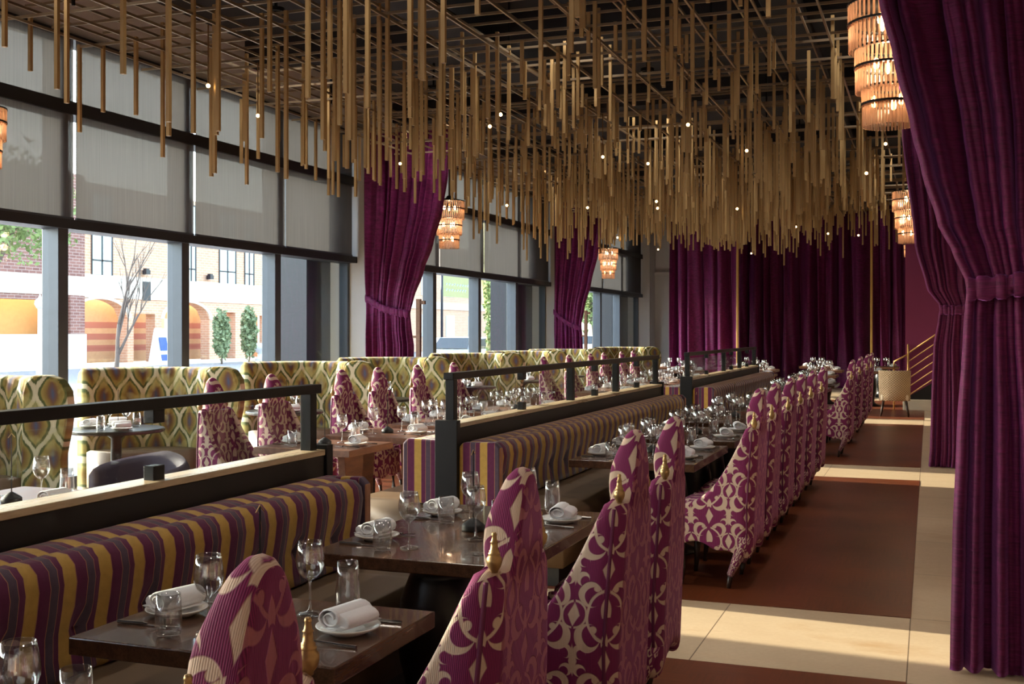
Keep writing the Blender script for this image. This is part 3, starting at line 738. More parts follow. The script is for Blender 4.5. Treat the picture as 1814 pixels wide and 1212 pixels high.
def mk_napkin():
    b = MB(); n = 26; turns = 1.9
    def sec(s):
        a = turns*2*pi*s; r = .010+.020*s; return (r*cos(a)*1.25+.0, .030+r*sin(a)*.95)
    pts = [sec(s/(n-1)) for s in range(n)]+[(.055, .012), (-.03, .004)]
    pts = pts[:]
    w = [-.062, -.058, .058, .062]; 
    def P(i, j):
        x, z = pts[i]; k = (0.96 if j in (0, 3) else 1); return (x*k*1.2, 1.22*w[j]*(1+.02*sin(i*.7)), z*k*1.15+.006)
    b.grid(len(pts), 4, P)
    o = b.build('rolled_napkin', M['linen'], smooth=True, solid=.0035, soff=0)
    o['category'] = 'napkin'; 
    q = MB()
    def B(i, j):
        a = 2*pi*j/16; r = 1 if 0 < i < 5 else .85
        return (.014+.052*cos(a)*r, 1.22*(-.055, -.052, -.02, .02, .052, .055)[i], .031+.025*sin(a)*r)
    q.grid(6, 16, B, cv=True, mi=0)
    q.f.append(tuple(j*6 for j in range(16))); q.m.append(0); q.f.append(tuple(j*6+5 for j in range(15, -1, -1))); q.m.append(0)
    q.build('folded_inner', M['linen'], o, smooth=True); return o
def mk_knife():
    b = MB(); b.tube([(0, -.10, .006), (0, -.02, .006), (0, 0, .005)], [.0055, .006, .004], 6)
    b.prism([(-.007, 0), (.006, 0), (.008, .08), (.002, .115), (-.003, .10)], 'z', .0035, .0055)
    o = b.build('table_knife', M['steel'], smooth=False); o['category'] = 'knife'; return o
def mk_fork():
    b = MB(); b.tube([(0, -.10, .004), (0, -.05, .006), (0, .03, .009), (0, .05, .006)], [.006, .004, .003, .006], 6)
    b.box(-.011, .011, .048, .066, .004, .0065)
    for k in range(4): b.box(-.011+k*.0063, -.008+k*.0063, .066, .105, .006, .008)
    o = b.build('table_fork', M['steel']); o['category'] = 'fork'; return o
def mk_sign():
    t = empty('table_marker', (0, 0, 0)); t['category'] = 'table marker'
    b = MB(); b.lathe([(0, 0), (.048, 0), (.05, .006), (.05, .022), (.045, .03), (.012, .052), (.004, .056), (0, .056)], 28); b.build('weighted_base', M['blackpanel'], t, smooth=True)
    b = MB(); b.tube([(0, 0, .05), (0, 0, .34)], .0028, 6); b.build('rod', M['blackmetal'], t)
    b = MB(); b.tube([(0, -.022, .325), (0, 0, .345), (0, .022, .325)], .002, 6); b.build('arrow_tip', M['brass'], t)
    return t
PR = dict(wine=mk_wine(), tall=mk_tall(), tumbler=mk_tumbler(), plate=mk_plate(), napkin=mk_napkin(), knife=mk_knife(), fork=mk_fork(), sign=mk_sign())
rt = random.Random(5)
GN = dict(wine='wine glasses on the set tables', tall='tall glasses on the set tables', tumbler='tumblers on the set tables', plate='side plates on the set tables', napkin='rolled napkins on the side plates', knife='knives on the set tables', fork='forks on the set tables', sign='table markers')
LBN = dict(wine='clear stemmed wine glass', tall='tall highball glass', tumbler='short clear tumbler', plate='white side plate under napkin', napkin='rolled white linen napkin', knife='polished steel knife', fork='polished steel fork', sign='black domed table marker with arrow-tipped rod')
LBUSED = {}
def put(kind, x, y, z, rz, where):
    lb = '%s %s' % (LBN[kind], where)
    return place(PR[kind], (x, y, z), rz, lb, GN[kind])
def setting(cx, cy, d, where, full=True, extra=False, z=.75, small=False):
    """d = +1: the guest sits on the +X side, plate nearest them; local axes: a toward the guest, s to the guest's left"""
    j = lambda s=.012: rt.uniform(-s, s)
    def at(a, s): return cx+d*a, cy+d*s
    x, y = at(.0, 0); put('plate', x, y, z, 0, where); put('napkin', x+j(.004), y, z+.0145, rt.uniform(-.35, .35)+(pi if d < 0 else 0), where)
    x, y = at(-.20+j(), .13*1+j()); put('wine', x, y, z, 0, where)
    x, y = at(-.12+j(), .21*1+j(.006)) if full or extra else at(-.14, .2); put('tall' if d > 0 else 'tumbler', x, y, z, 0, where)
    if extra: x, y = at(-.20+j(), -.03+j()) if not small else at(-.12, -.16); put('wine', x, y, z, 0, where+', inner one')
    if full:
        x, y = at(.0, .135); put('knife', x, y, z, (pi/2 if d > 0 else -pi/2)+j(.05), where)
        x, y = at(.0, -.135); put('fork', x, y, z, (pi/2 if d > 0 else -pi/2)+j(.05), where)
def lay(x0, x1, y0, y1, n, tname, full=True, extra=False, z=.75, sign=True, small=False):
    st = (y1-y0)/n
    for k in range(n):
        cy = y0+st*(k+.5)
        e = '' if n == 1 else (', near end' if k == 0 else ', far end')
        setting(x1-.13, cy, 1, 'at %s%s, right side' % (tname, e), full, extra, z, small)
        setting(x0+.13, cy, -1, 'at %s%s, left side' % (tname, e), full, extra, z, small)
    if sign: put('sign', (x0+x1)/2, y0+(y1-y0)*(.5), z, 0, 'on %s' % tname)
RT_ = [(1.28, 2.04, 1, 'nearest aisle-side table'), (2.52, 3.14, 1, 'one-chair foreground table'), (3.81, 5.13, 2, 'large foreground table'),
       (7.17, 8.45, 2, 'first middle-row table'), (8.75, 10.05, 2, 'second middle-row table'), (10.55, 12.2, 2, 'last middle-row table'),
       (14.9, 16.1, 2, 'first far-aisle table'), (16.7, 17.9, 2, 'second far-aisle table'), (18.5, 19.7, 2, 'last far-aisle table')]
for y0, y1, n, nm in RT_:
    rect_table('dining_table', -2.25, -1.41, y0, y1, 'walnut', 'urn', 'dark walnut rectangular '+nm.replace(' table', ' table', 1)+', on black pedestal', group='dark dining tables along the aisle')
    lay(-2.25, -1.41, y0, y1, n, nm, full=y0 < 9, extra=y0 > 6)
LT_ = [(.6, 1.9, 2, 'nearest window-side table'), (2.4, 3.4, 1, 'second window-side table'), (3.9, 4.9, 1, 'third window-side table'),
       (7.15, 7.85, 1, 'brown table by divider end'), (8.15, 8.95, 1, 'second table past divider end'), (9.3, 10.5, 2, 'brown rail-side table'), (10.95, 12.4, 2, 'last brown rail-side table'),
       (15.1, 16.9, 2, 'first far window-side table'), (17.6, 18.9, 2, 'second far window-side table'), (19.6, 21.0, 2, 'third far window-side table')]
for y0, y1, n, nm in LT_:
    rect_table('dining_table', -4.68, -3.88, y0, y1, 'brownwood', 'slab', 'reddish brown wooden table, '+nm, group='brown dining tables on the window side')
    lay(-4.68, -3.88, y0, y1, n, nm, full=3.5 < y0 < 9, extra=y0 > 9)
# tables at the end of the room
FT = [(-3.6, -2.9, 22.6, 23.4), (-2.5, -1.7, 22.6, 23.4), (-5.4, -4.6, 24.2, 25.0), (-4.0, -3.2, 25.4, 26.2), (-2.6, -1.8, 25.6, 26.4), (-6.2, -5.4, 26.6, 27.4), (-4.6, -3.8, 28.2, 29.0), (-3.0, -2.2, 28.4, 29.2), (-1.5, -.7, 28.6, 29.4), (-1.6, -.9, 25.2, 25.9)]
for i, (x0, x1, y0, y1) in enumerate(FT):
    nm = '%s end-curtain table' % ord_[i]
    rect_table('dining_table', x0, x1, y0, y1, 'brownwood', 'urn', 'small set dining table, '+nm+', counted from front', group='tables before the end curtains')
    lay(x0, x1, y0, y1, 1, nm, full=False, extra=True, sign=False, small=True)

# ------------------------------------------------------------------ high back chairs
def make_chair():
    t = empty('high_back_chair', (0, 0, 0)); t['category'] = 'chair'
    W0 = .275
    # plan path: y in [-W0, W0], x from front (-.24) to back (.24); front of the chair is -x
    path = []
    ns, nc, nb = 11, 4, 27
    for i in range(ns): path.append((-.24+.40*i/(ns-1), W0, 's'))
    for i in range(1, nc): a = pi/2*i/nc; path.append((.16+.075*sin(a), W0-.075*(1-cos(a)), 'c'))
    for i in range(nb): path.append((.235, (W0-.075)*(1-2*i/(nb-1)), 'b'))
    for i in range(nc-1, 0, -1): a = pi/2*i/nc; path.append((.16+.075*sin(a), -W0+.075*(1-cos(a)), 'c'))
    for i in range(ns-1, -1, -1): path.append((-.24+.40*i/(ns-1), -W0, 's'))
    def Wz(z):
        ks = [(0, .235), (.3, .262), (.5, .275), (.7, .258), (.85, .238), (1.0, .215), (1.1, .198), (1.3, .165)]
        for a, c in zip(ks, ks[1:]):
            if z <= c[0]: return a[1]+(c[1]-a[1])*(z-a[0])/(c[0]-a[0])
        return ks[-1][1]
    def lean(z): return .035*max(0, (z-.5)/.75)
    def top(p):
        x, y, k = p
        if k == 's':
            a = (x+.24)/.40; return .515+.46*a**2.6
        if k == 'c': return .975+.03*(x-.16)/.075
        q = abs(y)/.135
        if q < 1: return 1.0+.235*(1-q**2.5)**.6
        return 1.0-.0*(q-1)
    def bot(p):
        x, y, k = p
        if k == 's': a = (x+.24)/.40; return .262+.035*sin(pi*min(1, a*1.6))**2-(.02 if .58 < a < .72 else 0)-(.05*max(0, a-.75)/.25)
        if k == 'c': return .20
        return .22+.05*cos(y/.2*pi/2)
    acc = [0]
    for a, c in zip(path, path[1:]): acc.append(acc[-1]+math.hypot(c[0]-a[0], c[1]-a[1]))
    mid = acc[-1]/2; nv = 16
    def P(i, j):
        p = path[i]; z0, z1 = bot(p), top(p); tt = j/(nv-1); z = z0+(z1-z0)*tt
        w = Wz(z)/W0; bul = .012*sin(pi*min(1, (z-.2)/1.0)) if p[2] == 'b' else 0
        if p[2] == 'b' and z > 1.0: bul += .01
        return (p[0]+lean(z)*(1 if p[2] != 's' else max(0, (p[0]+.24)/.4))+bul, p[1]*w, z)
    nu = len(path); NB = 2*nv+2
    def inner(i, z):
        x, y, k = path[i]
        if k == 'b': T, nx, ny = .066+.045*max(0, min(1, (z-.95)/.1))-.05*max(0, min(1, (z-1.08)/.16)), -1, 0
        elif k == 's': T, nx, ny = .055, 0, (-1 if y > 0 else 1)
        else: T, nx, ny = .062, -.7, (-.7 if y > 0 else .7)
        return nx*T, ny*T
    def Q(i, j):
        z0, z1 = bot(path[i]), top(path[i])
        if j < nv: return P(i, j)
        if j == nv: p = P(i, nv-1); dx, dy = inner(i, p[2]); return (p[0]+dx*.5, p[1]+dy*.5, p[2]+.014)
        if j == 2*nv+1: p = P(i, 0); dx, dy = inner(i, p[2]); return (p[0]+dx*.5, p[1]+dy*.5, p[2]-.01)
        p = P(i, 2*nv-j); dx, dy = inner(i, p[2]); return (p[0]+dx, p[1]+dy, p[2])
    def UV(i, j):
        p = Q(i, j); k = path[i][2]
        if k == 'b': return (path[i][1]*.9, p[2])
        dd = acc[ns+nc-1]-acc[i] if i < nu/2 else acc[i]-acc[ns+nc-2+nb]
        return ((.18+dd)*(1 if i < nu/2 else -1), p[2])
    bs, be = ns+nc-1, ns+nc-2+nb
    def mi(f):
        js = [q//nu for q in f]; ii = [q % nu for q in f]
        if max(js) >= nv and min(js) <= nv+1 and not (min(js) == 0 and max(js) > nv+2): return 2
        return 1 if bs <= min(ii) and max(ii) <= be and max(js) < nv else 0
    b = MB(); b.grid(nu, NB, Q, cv=True, uvf=UV, mi=mi)
    for e, rev in ((0, 0), (nu-1, 1)):
        for j in range(nv-1):
            f = (j*nu+e, (j+1)*nu+e, (2*nv-(j+1))*nu+e, (2*nv-j)*nu+e if j else (2*nv)*nu+e); b.f.append(f[::-1] if rev else f); b.m.append(0)
        f = ((nv-1)*nu+e, nv*nu+e, (nv+1)*nu+e); b.f.append(f); b.m.append(0)
        f = (0*nu+e, (2*nv)*nu+e, (2*nv+1)*nu+e); b.f.append(f); b.m.append(0)
    me = b.mesh('backrest', [M['damask'], M['damask_back']], True)
    uvd = me.uv_layers[0].data
    for p in me.polygons:
        if p.material_index == 2:
            p.material_index = 0
            for li in p.loop_indices: co = me.vertices[me.loops[li].vertex_index].co; uvd[li].uv = (co.x*1.0-.06+.25*abs(co.y), co.z*.9+.05)
    o = link('backrest', me, t, subsurf=1)
    # seam piping along the edge between side and back: pleated
    for s in (1, -1):
        pts = []
        for k in range(15):
            z = .32+.66*k/14; pts.append((.205+lean(z), s*(Wz(z)-.012)*.985, z))
        q = MB(); q.tube(pts, .007, 6); q.build('seam_piping', M['piping'], t, smooth=True)
    b = MB(); n = 18
    def C(i, j):
        a = 2*pi*i/n; e = .5; cx_ = abs(cos(a))**e*(1 if cos(a) > 0 else -1); sy = abs(sin(a))**e*(1 if sin(a) > 0 else -1)
        r = (0.001, .8, .96, 1, 1, .95)[j]; z = (.535, .532, .515, .48, .40, .36)[j]
        return (-.045+.215*cx_*r, .205*sy*r, z)
    b.grid(n, 6, C, cu=True, uvf=lambda i, j: (C(i, j)[1], C(i, j)[0])); b.build('seat', M['damask'], t, smooth=True)
    b = MB(); b.grid(12, 5, lambda i, j: (-.235-.01*sin(pi*i/11), -.235+.47*i/11, .26+.02*cos(4*pi*i/11)+(.24-.02)*j/4), uvf=lambda i, j: (.47*i/11, .24*j/4))
    b.build('front_apron', M['damask'], t, smooth=True, solid=.04, soff=0)
    for s in (1, -1):
        # back leg: upholstered taper ending in a bare wooden foot
        q = MB(); pts = [(.175, s*.215, .33), (.165, s*.222, .24), (.125, s*.222, .15), (.095, s*.220, .085)]; rr = [.055, .043, .028, .021]
        q.tube(pts, rr, 10); lg = q.build('leg', M['damask'], t, smooth=True)
        q = MB(); q.tube([(.10, s*.220, .095), (.085, s*.218, 0)], [.019, .012], 8); q.build('foot', M['legwood'], lg, smooth=True)
        q = MB(); q.tube([(-.20, s*.20, .30), (-.205, s*.205, .12), (-.215, s*.21, 0)], [.026, .019, .012], 8); q.build('leg', M['legwood'], t, smooth=True)
        q = MB(); pr = [(0, 0), (.011, 0), (.012, .006), (.020, .018), (.0235, .032), (.0225, .044), (.016, .052), (.018, .055), (.018, .058), (.014, .061), (.016, .065), (.0115, .069), (.0105, .082), (.0095, .088), (.012, .091), (.009, .094), (.0065, .108), (.008, .112), (.006, .119), (0, .121)]
        q.lathe([(a*.86, c*.84) for a, c in pr], 16, (.238, s*.175, 1.0)); q.build('brass_finial', M['brass'], t, smooth=True)
    return t
OFFS = -1
pch = make_chair()
XC = -1.255
CR = [(1.55, 'nearest, partly cut off by the bottom edge', XC), (2.80, 'at the one-chair foreground table', XC), (4.03, 'nearer of two at the large foreground table', XC), (4.70, 'farther of two at the large foreground table', XC),
      (7.28, 'first of the middle row, seen side on', XC), (8.06, 'second of the middle row', XC), (9.02, 'third of the middle row', XC), (9.85, 'fourth of the middle row', XC), (10.8, 'fifth of the middle row', XC), (11.9, 'last of the middle row', XC),
      (15.15, 'first of the far aisle row', -1.17), (17.0, 'second of the far aisle row', -1.17), (18.9, 'third of the far aisle row', -1.17), (20.3, 'last of the far aisle row', -1.17)]
for y, d, x in CR:
    place(pch, (x, y, 0), rt.uniform(-.03, .03), 'plum damask high-back chair with brass finials, %s' % d, 'damask high-back chairs')
CL = [7.45, 8.28, 9.50, 10.25, 11.2, 12.2, 15.5, 16.7, 17.9, 18.7, 19.9, 20.75]
for i, y in enumerate(CL):
    place(pch, (-5.0, y, 0), pi+rt.uniform(-.05, .05), 'plum damask high-back chair facing the divider, %s from the left in window-side row' % (ord_+['eleventh', 'last'])[i], 'damask high-back chairs')
# ------------------------------------------------------------------ curved booths by the windows
def booth_mesh():
    t = empty('curved_booth', (0, 0, 0)); t['category'] = 'booth seat'
    n = 60; A0, A1 = radians(166), radians(66); ax, ay = .82, 1.02
    H = 1.25
    prof = [(0, .06), (0, .6), (0, 1.12), (.02, 1.2), (.07, 1.25), (.13, 1.22), (.15, 1.14), (.15, .6), (.15, .06)]   # inward offset, z
    ap = [0]
    for a, c in zip(prof, prof[1:]): ap.append(ap[-1]+math.hypot(c[0]-a[0], c[1]-a[1]))
    al = [0.0]
    def base(i):
        a = A0+(A1-A0)*i/(n-1); return a, ax*cos(a), ay*sin(a)
    for i in range(1, n):
        p, q = base(i-1), base(i); al.append(al[-1]+math.hypot(q[1]-p[1], q[2]-p[2]))
    def P(i, j):
        a, x, y = base(i); off, z = prof[j]
        fr = abs(((al[i]/.17) % 1)-.5)*2; ch = .02*max(0, fr-.6)/.4
        off2 = off-(ch if j >= 5 else 0)
        nx, ny = -cos(a)/ax, -sin(a)/ay; l = math.hypot(nx, ny)
        return (x+nx/l*off2, y+ny/l*off2, z)
    b = MB(); b.grid(n, len(prof), P, uvf=lambda i, j: (al[i], prof[j][1]))
    for e, rev in ((0, 0), (n-1, 1)):
        f = [j*n+e for j in range(len(prof))]; b.f.append(tuple(f[::-1] if rev else f)); b.m.append(0)
    b.build('backrest', M['ogee'], t, smooth=True)
    # rounded wing at the aisle end
    a, x, y = base(n-1); b = MB()
    pts = [(-.02, .06), (.0, 1.12), (.03, 1.21), (.10, 1.26), (.22, 1.26), (.33, 1.23), (.40, 1.14), (.42, 1.0), (.40, .85), (.34, .6), (.36, .3), (.36, .06)]
    v = [(x-.02+p[0]-.05, y-.16+(.05 if p[0] > .3 else 0), p[1]) for p in pts]+[(x-.02+p[0]-.05, y-.02, p[1]) for p in pts]; m_ = len(pts)
    b.add(v, [tuple(range(m_)), tuple(reversed(range(m_, 2*m_)))]+[(i, (i+1) % m_, m_+(i+1) % m_, m_+i) for i in range(m_)], [(p[0]+.08, p[1]+.1) for p in pts]*2)
    b.build('wing', M['ogee'], t, bevel=.025)
    # seat following the curve
    b = MB(); sp = [(.14, .10), (.14, .44), (.2, .46), (.5, .46), (.56, .44), (.57, .38), (.55, .10)]
    def S(i, j):
        a, x, y = base(i); nx, ny = -cos(a)/ax, -sin(a)/ay; l = math.hypot(nx, ny); return (x+nx/l*sp[j][0], y+ny/l*sp[j][0], sp[j][1])
    b.grid(n, len(sp), S, uvf=lambda i, j: (al[i], sp[j][1]+sp[j][0]))
    for e, rev in ((0, 0), (n-1, 1)):
        f = [j*n+e for j in range(len(sp))]; b.f.append(tuple(f[::-1] if rev else f)); b.m.append(0)
    b.build('seat', M['leather'], t, smooth=True)
    b = MB()
    for i in (3, n//2, n-4):
        a, x, y = base(i); b.box(x*.93-.02, x*.93+.02, y*.93-.02, y*.93+.02, 0, .12)
    b.build('feet', M['blackpanel'], t)
    return t
def round_table_obj():
    t = empty('round_table', (0, 0, 0)); t['category'] = 'table'
    b = MB(); b.lathe([(0, .715), (.40, .715), (.415, .725), (.415, .742), (.405, .75), (0, .75)], 40); b.build('tabletop', M['pedestal'], t, smooth=False)
    b = MB(); b.lathe([(0, 0), (.22, 0), (.22, .02), (.05, .05), (.045, .66), (.12, .715), (0, .715)], 24); b.build('pedestal', M['pedestal'], t, smooth=True)
    return t
pb = booth_mesh(); pt = round_table_obj()
BY = [(-6.95, 6.2), (-6.95, 8.55), (-6.75, 11.0), (-6.8, 13.35), (-6.95, 16.7), (-6.9, 19.0), (-6.9, 21.4), (-6.5, 24.8)]
bl_ = ['at left picture edge', 'second from left', 'third from left', 'before nearer window curtain', 'after nearer window curtain', 'below green banner', 'before farther window curtain', 'farthest from viewer']
for i, (x, y) in enumerate(BY):
    place(pb, (x, y, 0), 0, 'curved booth seat in green and gold ogee fabric, %s' % bl_[i], 'curved booths along the windows')
    if 0 < i < 7:
        tx, ty = x+.22, y-.42
        place(pt, (tx, ty, 0), 0, 'black round pedestal table in front of curved booth, %s' % bl_[i], 'round booth tables')
        w = 'on round table, booth %s' % bl_[i]
        for k, (a, kd) in enumerate([(2.2, 'plate'), (5.6, 'plate'), (3.4, 'plate')]):
            px, py = tx+.24*cos(a), ty+.24*sin(a); ww = w+', '+['window side', 'aisle side', 'left side'][k]
            put('plate', px, py, .75, 0, ww); put('napkin', px, py, .7645, a, ww)
            put('wine', tx+.13*cos(a+.5), ty+.13*sin(a+.5), .75, 0, ww)
            if k < 2: put('tumbler', tx+.24*cos(a-.75), ty+.24*sin(a-.75), .75, 0, ww)
        put('sign', tx+.02, ty, .75, 0, w)
# tub chair behind the first divider
t = empty('tub_chair', (-4.95, 6.2, 0)); tag(t, 'low smoky purple tub chair with rounded back behind the first divider', 'chair')
b = MB()
def TB(i, j):
    a = -pi*.62+pi*1.24*i/23+pi/2; off, z = [(0, .16), (0, .6), (.0, .73), (.03, .78), (.06, .73), (.06, .16)][j]
    r = .33-off; return (r*cos(a)*1.0, r*sin(a), z*(1 if j in (0, 5) else 1-.12*abs(i-11.5)/11.5))
b.grid(24, 6, TB)
for e in (0, 23): b.f.append(tuple(j*24+e for j in range(6))); b.m.append(0)
b.build('backrest', M['tub'], t, smooth=True)
b = MB(); b.lathe([(0, .16), (.26, .16), (.27, .2), (.27, .42), (.24, .46), (0, .47)], 24); b.build('seat', M['tub'], t, smooth=True)
for k in range(4):
    a = pi/4+k*pi/2; q = MB(); q.tube([(.18*cos(a), .18*sin(a), .17), (.21*cos(a), .21*sin(a), 0)], [.018, .012], 8); q.build('leg', M['legwood'], t, smooth=True)
# woven armchair by the stairs
t = empty('woven_armchair', (-.62, 22.6, 0)); tag(t, 'cream woven armchair with dark legs beside the staircase', 'armchair')
def WV(i, j):
    a = -1.15+2.3*i/29; zz = [.30, .5, .7, .84, .87][j]
    return (.30*sin(a)*(1-.0*zz)*(1+.08*zz), -.26*cos(a)-.04*(zz-.3), zz)
b = MB(); b.grid(30, 5, WV, uvf=lambda i, j: (i*.028, [.30, .5, .7, .84, .87][j])); b.build('woven_back', M['weave'], t, smooth=True, solid=.05)
b = MB(); b.box(-.25, .25, -.2, .25, .30, .42); b.build('seat', M['cream'], t, bevel=.03)
for sx_ in (-1, 1):
    for sy_ in (-1, 1):
        q = MB(); q.tube([(sx_*.2, sy_*.18, .31), (sx_*.25, sy_*.23, 0)], [.02, .012], 8); q.build('leg', M['legwood'], t, smooth=True)
# coat stands of dark timber beside the window curtains
for u, Y, lb in [(742, 14.6, 'dark slim upright stand beside the nearer window curtain'), (1038, 23.6, 'dark slim upright stand beside the farther window curtain')]:
    x = xat(u, Y); t = empty('upright_stand', (x, Y, 0)); tag(t, lb, 'stand', 'upright stands beside window curtains')
    b = MB(); b.box(-.03, .03, -.03, .03, 0, zat(530 if u < 800 else 550, x, Y)); b.build('post', M['brownwood'], t)
    zt = zat(533 if u < 800 else 553, x, Y); b = MB(); b.box(-.03, .10, -.02, .02, zt-.05, zt); b.build('top_arm', M['brownwood'], t)
    zt = zat(595 if u < 800 else 594, x, Y); b = MB(); b.box(-.09, .03, -.02, .02, zt-.03, zt); b.build('lower_arm', M['brownwood'], t)
    b = MB(); b.box(-.12, .12, -.12, .12, 0, .03); b.build('base', M['brownwood'], t)
# ------------------------------------------------------------------ outdoors
XF = -39.0
b = MB(); b.box(-70, -8.6, -25, 120, -.25, -.05); structure(b.build('ground', M['asphalt']))
b = MB(); b.box(-39, -35.5, 20, 75, -.05, .02); structure(b.build('sidewalk', M['creamstone']))
def yf(u): return ((U0-u)**-1*F/CT*abs(XF)+XF*ST)/CT
def zf(v, u): return CAMH+(V0-v)*(F/CT*abs(XF)/(U0-u))/F
fac = empty('brick_building', (XF, 50, 0)); tag(fac, 'peach brick building with arched openings across the street', 'building')
def fbox(name, y0, y1, z0, z1, m, dx0=-1.2, dx1=0, bev=0):
    b = MB(); b.box(dx0, dx1, y0-50, y1-50, z0, z1); return b.build(name, m, fac, bevel=bev)
YL, YRt = 43.0, 61.0
# wall with arches as one polygon with holes cut as columns
def arch_wall(ya, yb, openings, ztop, mat, parent, x0, x1, name='wall', oy=50):
    """openings: (y0,y1,spring,rise) ; wall strips between and above"""
    b = MB(); y = ya
    for (o0, o1, sp, rise) in openings:
        if o0 > y: b.box(x0, x1, y-oy, o0-oy, 0, ztop)
        n = 12; pts = [(o0+(o1-o0)*k/n, sp+rise*sqrt(max(0, 1-(2*k/n-1)**2))) for k in range(n+1)]
        poly = [(p[0]-oy, p[1]) for p in pts]+[(o1-oy, ztop), (o0-oy, ztop)]
        b.prism(poly, 'x', x0, x1); y = o1
    if y < yb: b.box(x0, x1, y-oy, yb-oy, 0, ztop)
    return b.build(name, mat, parent)
ops = [(yf(126), yf(226), 2.3, .95), (yf(237), yf(275), 2.55, 0), (yf(290), yf(371), 2.3, .95), (yf(388), yf(417), 2.75, 0), (yf(434), yf(474), 2.6, 0)]
arch_wall(yf(124), yf(482), ops, 3.35, M['peachbrick'], fac, -.6, 0)
fbox('stone_band', yf(122), yf(484), 3.30, 4.45, M['creamstone'], -.6, .08)
fbox('upper_wall', yf(124), yf(482), 4.45, 9.0, M['peachbrick'], -.6, 0)
fbox('arcade_back_wall', yf(120), yf(490), 0, 3.4, M['banded'], -1.7, -1.4)
for (o0, o1, sp, rise) in ops:
    if rise:
        q = MB(); n = 20; P = []
        for k in range(n+1):
            a = pi*k/n; P.append((a,))
        ri = (o1-o0)/2; cy = (o0+o1)/2-50
        def AR(i, j):
            a = pi*i/n; rr = (1.0, 1.16)[j % 2] if True else 1; x = (.0, .0, .06, .06)[j]; r2 = (1.0, 1.13, 1.13, 1.0)[j]
            return (x, cy-ri*r2*cos(a), sp+(rise*r2)*sin(a))
        q.grid(n+1, 4, AR, cv=True); q.build('arch_trim', M['creamstone'], fac)
for u0, u1, v0, v1 in [(162, 198, 405, 487), (388, 417, 430, 503), (433, 449, 437, 507), (330, 346, 420, 500)]:
    ya, yb2 = yf(u0), yf(u1); z1, z0 = zf(v0, u0)+.6, zf(v1, u0)
    w = fbox('window', ya, yb2, z0, z1+1.2, M['winglass'], -.5, .03)
    for k in range(3):
        yy = ya+(yb2-ya)*k/2; q = MB(); q.box(.03, .06, yy-50-.04, yy-50+.04, z0, z1+1.2); q.build('glazing_bar', M['darkslate'], w)
    for zz in (z0, z0+.75, z1+1.2):
        q = MB(); q.box(.03, .06, ya-50, yb2-50, zz-.04, zz+.04); q.build('glazing_bar', M['darkslate'], w)
for u, v in [(255, 483), (368, 492)]:
    y = yf(u)-50; z = zf(v, u); q = MB(); q.box(0, .35, y-.1, y+.1, z-.1, z+.12); q.box(.2, .4, y-.3, y-.05, z-.1, z+.2); q.build('wall_lamp', M['darkslate'], fac)
q = MB(); y = yf(257)-50; z = zf(516, 257); q.box(.08, .14, y-.3, y+.3, z-.5, z+.5); q.build('wall_plaque', M['darkslate'], fac)
# left red brick building
fb = empty('red_brick_building', (XF+1.5, 36, 0)); tag(fb, 'red brown brick building with garage opening, left behind the street lamp', 'building')
def gb(name, y0, y1, z0, z1, m, dx0=-1.0, dx1=0):
    b = MB(); b.box(dx0, dx1, y0-36, y1-36, z0, z1); return b.build(name, m, fb)
yl = yf(64)
arch_wall(26, 43.1, [(27, yl-.3, 3.05, 0)], 3.4, M['redbrick'], fb, -.6, 0, oy=36)
gb('stone_band', 26, 43.1, 3.3, 4.2, M['creamstone'], -.6, .05); gb('upper_wall', 26, 43.1, 4.2, 9.0, M['redbrick'], -.6, 0)
gb('garage_wall', 26, 43.1, 0, 3.4, M['ochre'], -1.9, -1.7)
gb('low_wall', 26, yl+.6, -.05, 1.5, M['creamstone'], .6, .9); gb('buttress', yf(62)+.3, yf(62)+1.1, 0, 3.3, M['redbrick'], 0, .3)
# small things on the pavement
def lamp_post():
    x, y = -30.0, (F/CT*30/(U0-71)-30*ST)/CT
    t = empty('street_lamp', (x, y, 0)); tag(t, 'white street lamp post beside the left window mullion', 'street lamp')
    b = MB(); b.lathe([(0, 0), (.14, 0), (.14, .3), (.09, .35), (.08, 2.4), (.1, 2.42), (0, 2.42)], 12); b.build('post', M['white'], t, smooth=True)
    b = MB(); b.lathe([(0, 2.42), (.12, 2.45), (.2, 2.6), (.18, 2.72), (.05, 2.85), (0, 3.0)], 12); b.build('lantern', M['white'], t, smooth=True)
lamp_post()
def xy(u, xx): return (F/CT*abs(xx)/(U0-u)-abs(xx)*ST)/CT
y = xy(284, -36); t = empty('sidewalk_sign', (-36, y, .02)); tag(t, 'white A-frame sidewalk sign with blue pictures near the arches', 'sign')
b = MB(); b.prism([(.35, 0), (.0, 1.75), (-.05, 1.75), (-.4, 0)], 'y', -.42, .42); b.build('board', M['white'], t)
b = MB(); b.add([(.352, -.28, .15), (.352, .28, .15), (.29, .28, .45), (.29, -.28, .45), (.26, -.28, .65), (.26, .28, .65), (.13, .28, 1.3), (.13, -.28, 1.3)], [(0, 1, 2, 3), (4, 5, 6, 7)]); b.build('blue_picture', M['blue'], t, solid=.02)
y = xy(297, -37.5); b = MB(); b.box(-37.6, -37.45, y-.35, y+.35, .02, 2.3); tag(b.build('banner_board', M['paleyellow']), 'narrow pale yellow upright board beside the A-frame sign', 'sign')
y = xy(461, -35); t = empty('planter', (-35, y, .02)); tag(t, 'white pedestal planter urn right of the shrubs', 'planter')
b = MB(); b.lathe([(0, 0), (.3, 0), (.25, .1), (.12, .25), (.15, .4), (.5, .6), (.58, .95), (.5, .95), (0, .8)], 16); b.build('bowl', M['white'], t, smooth=True)

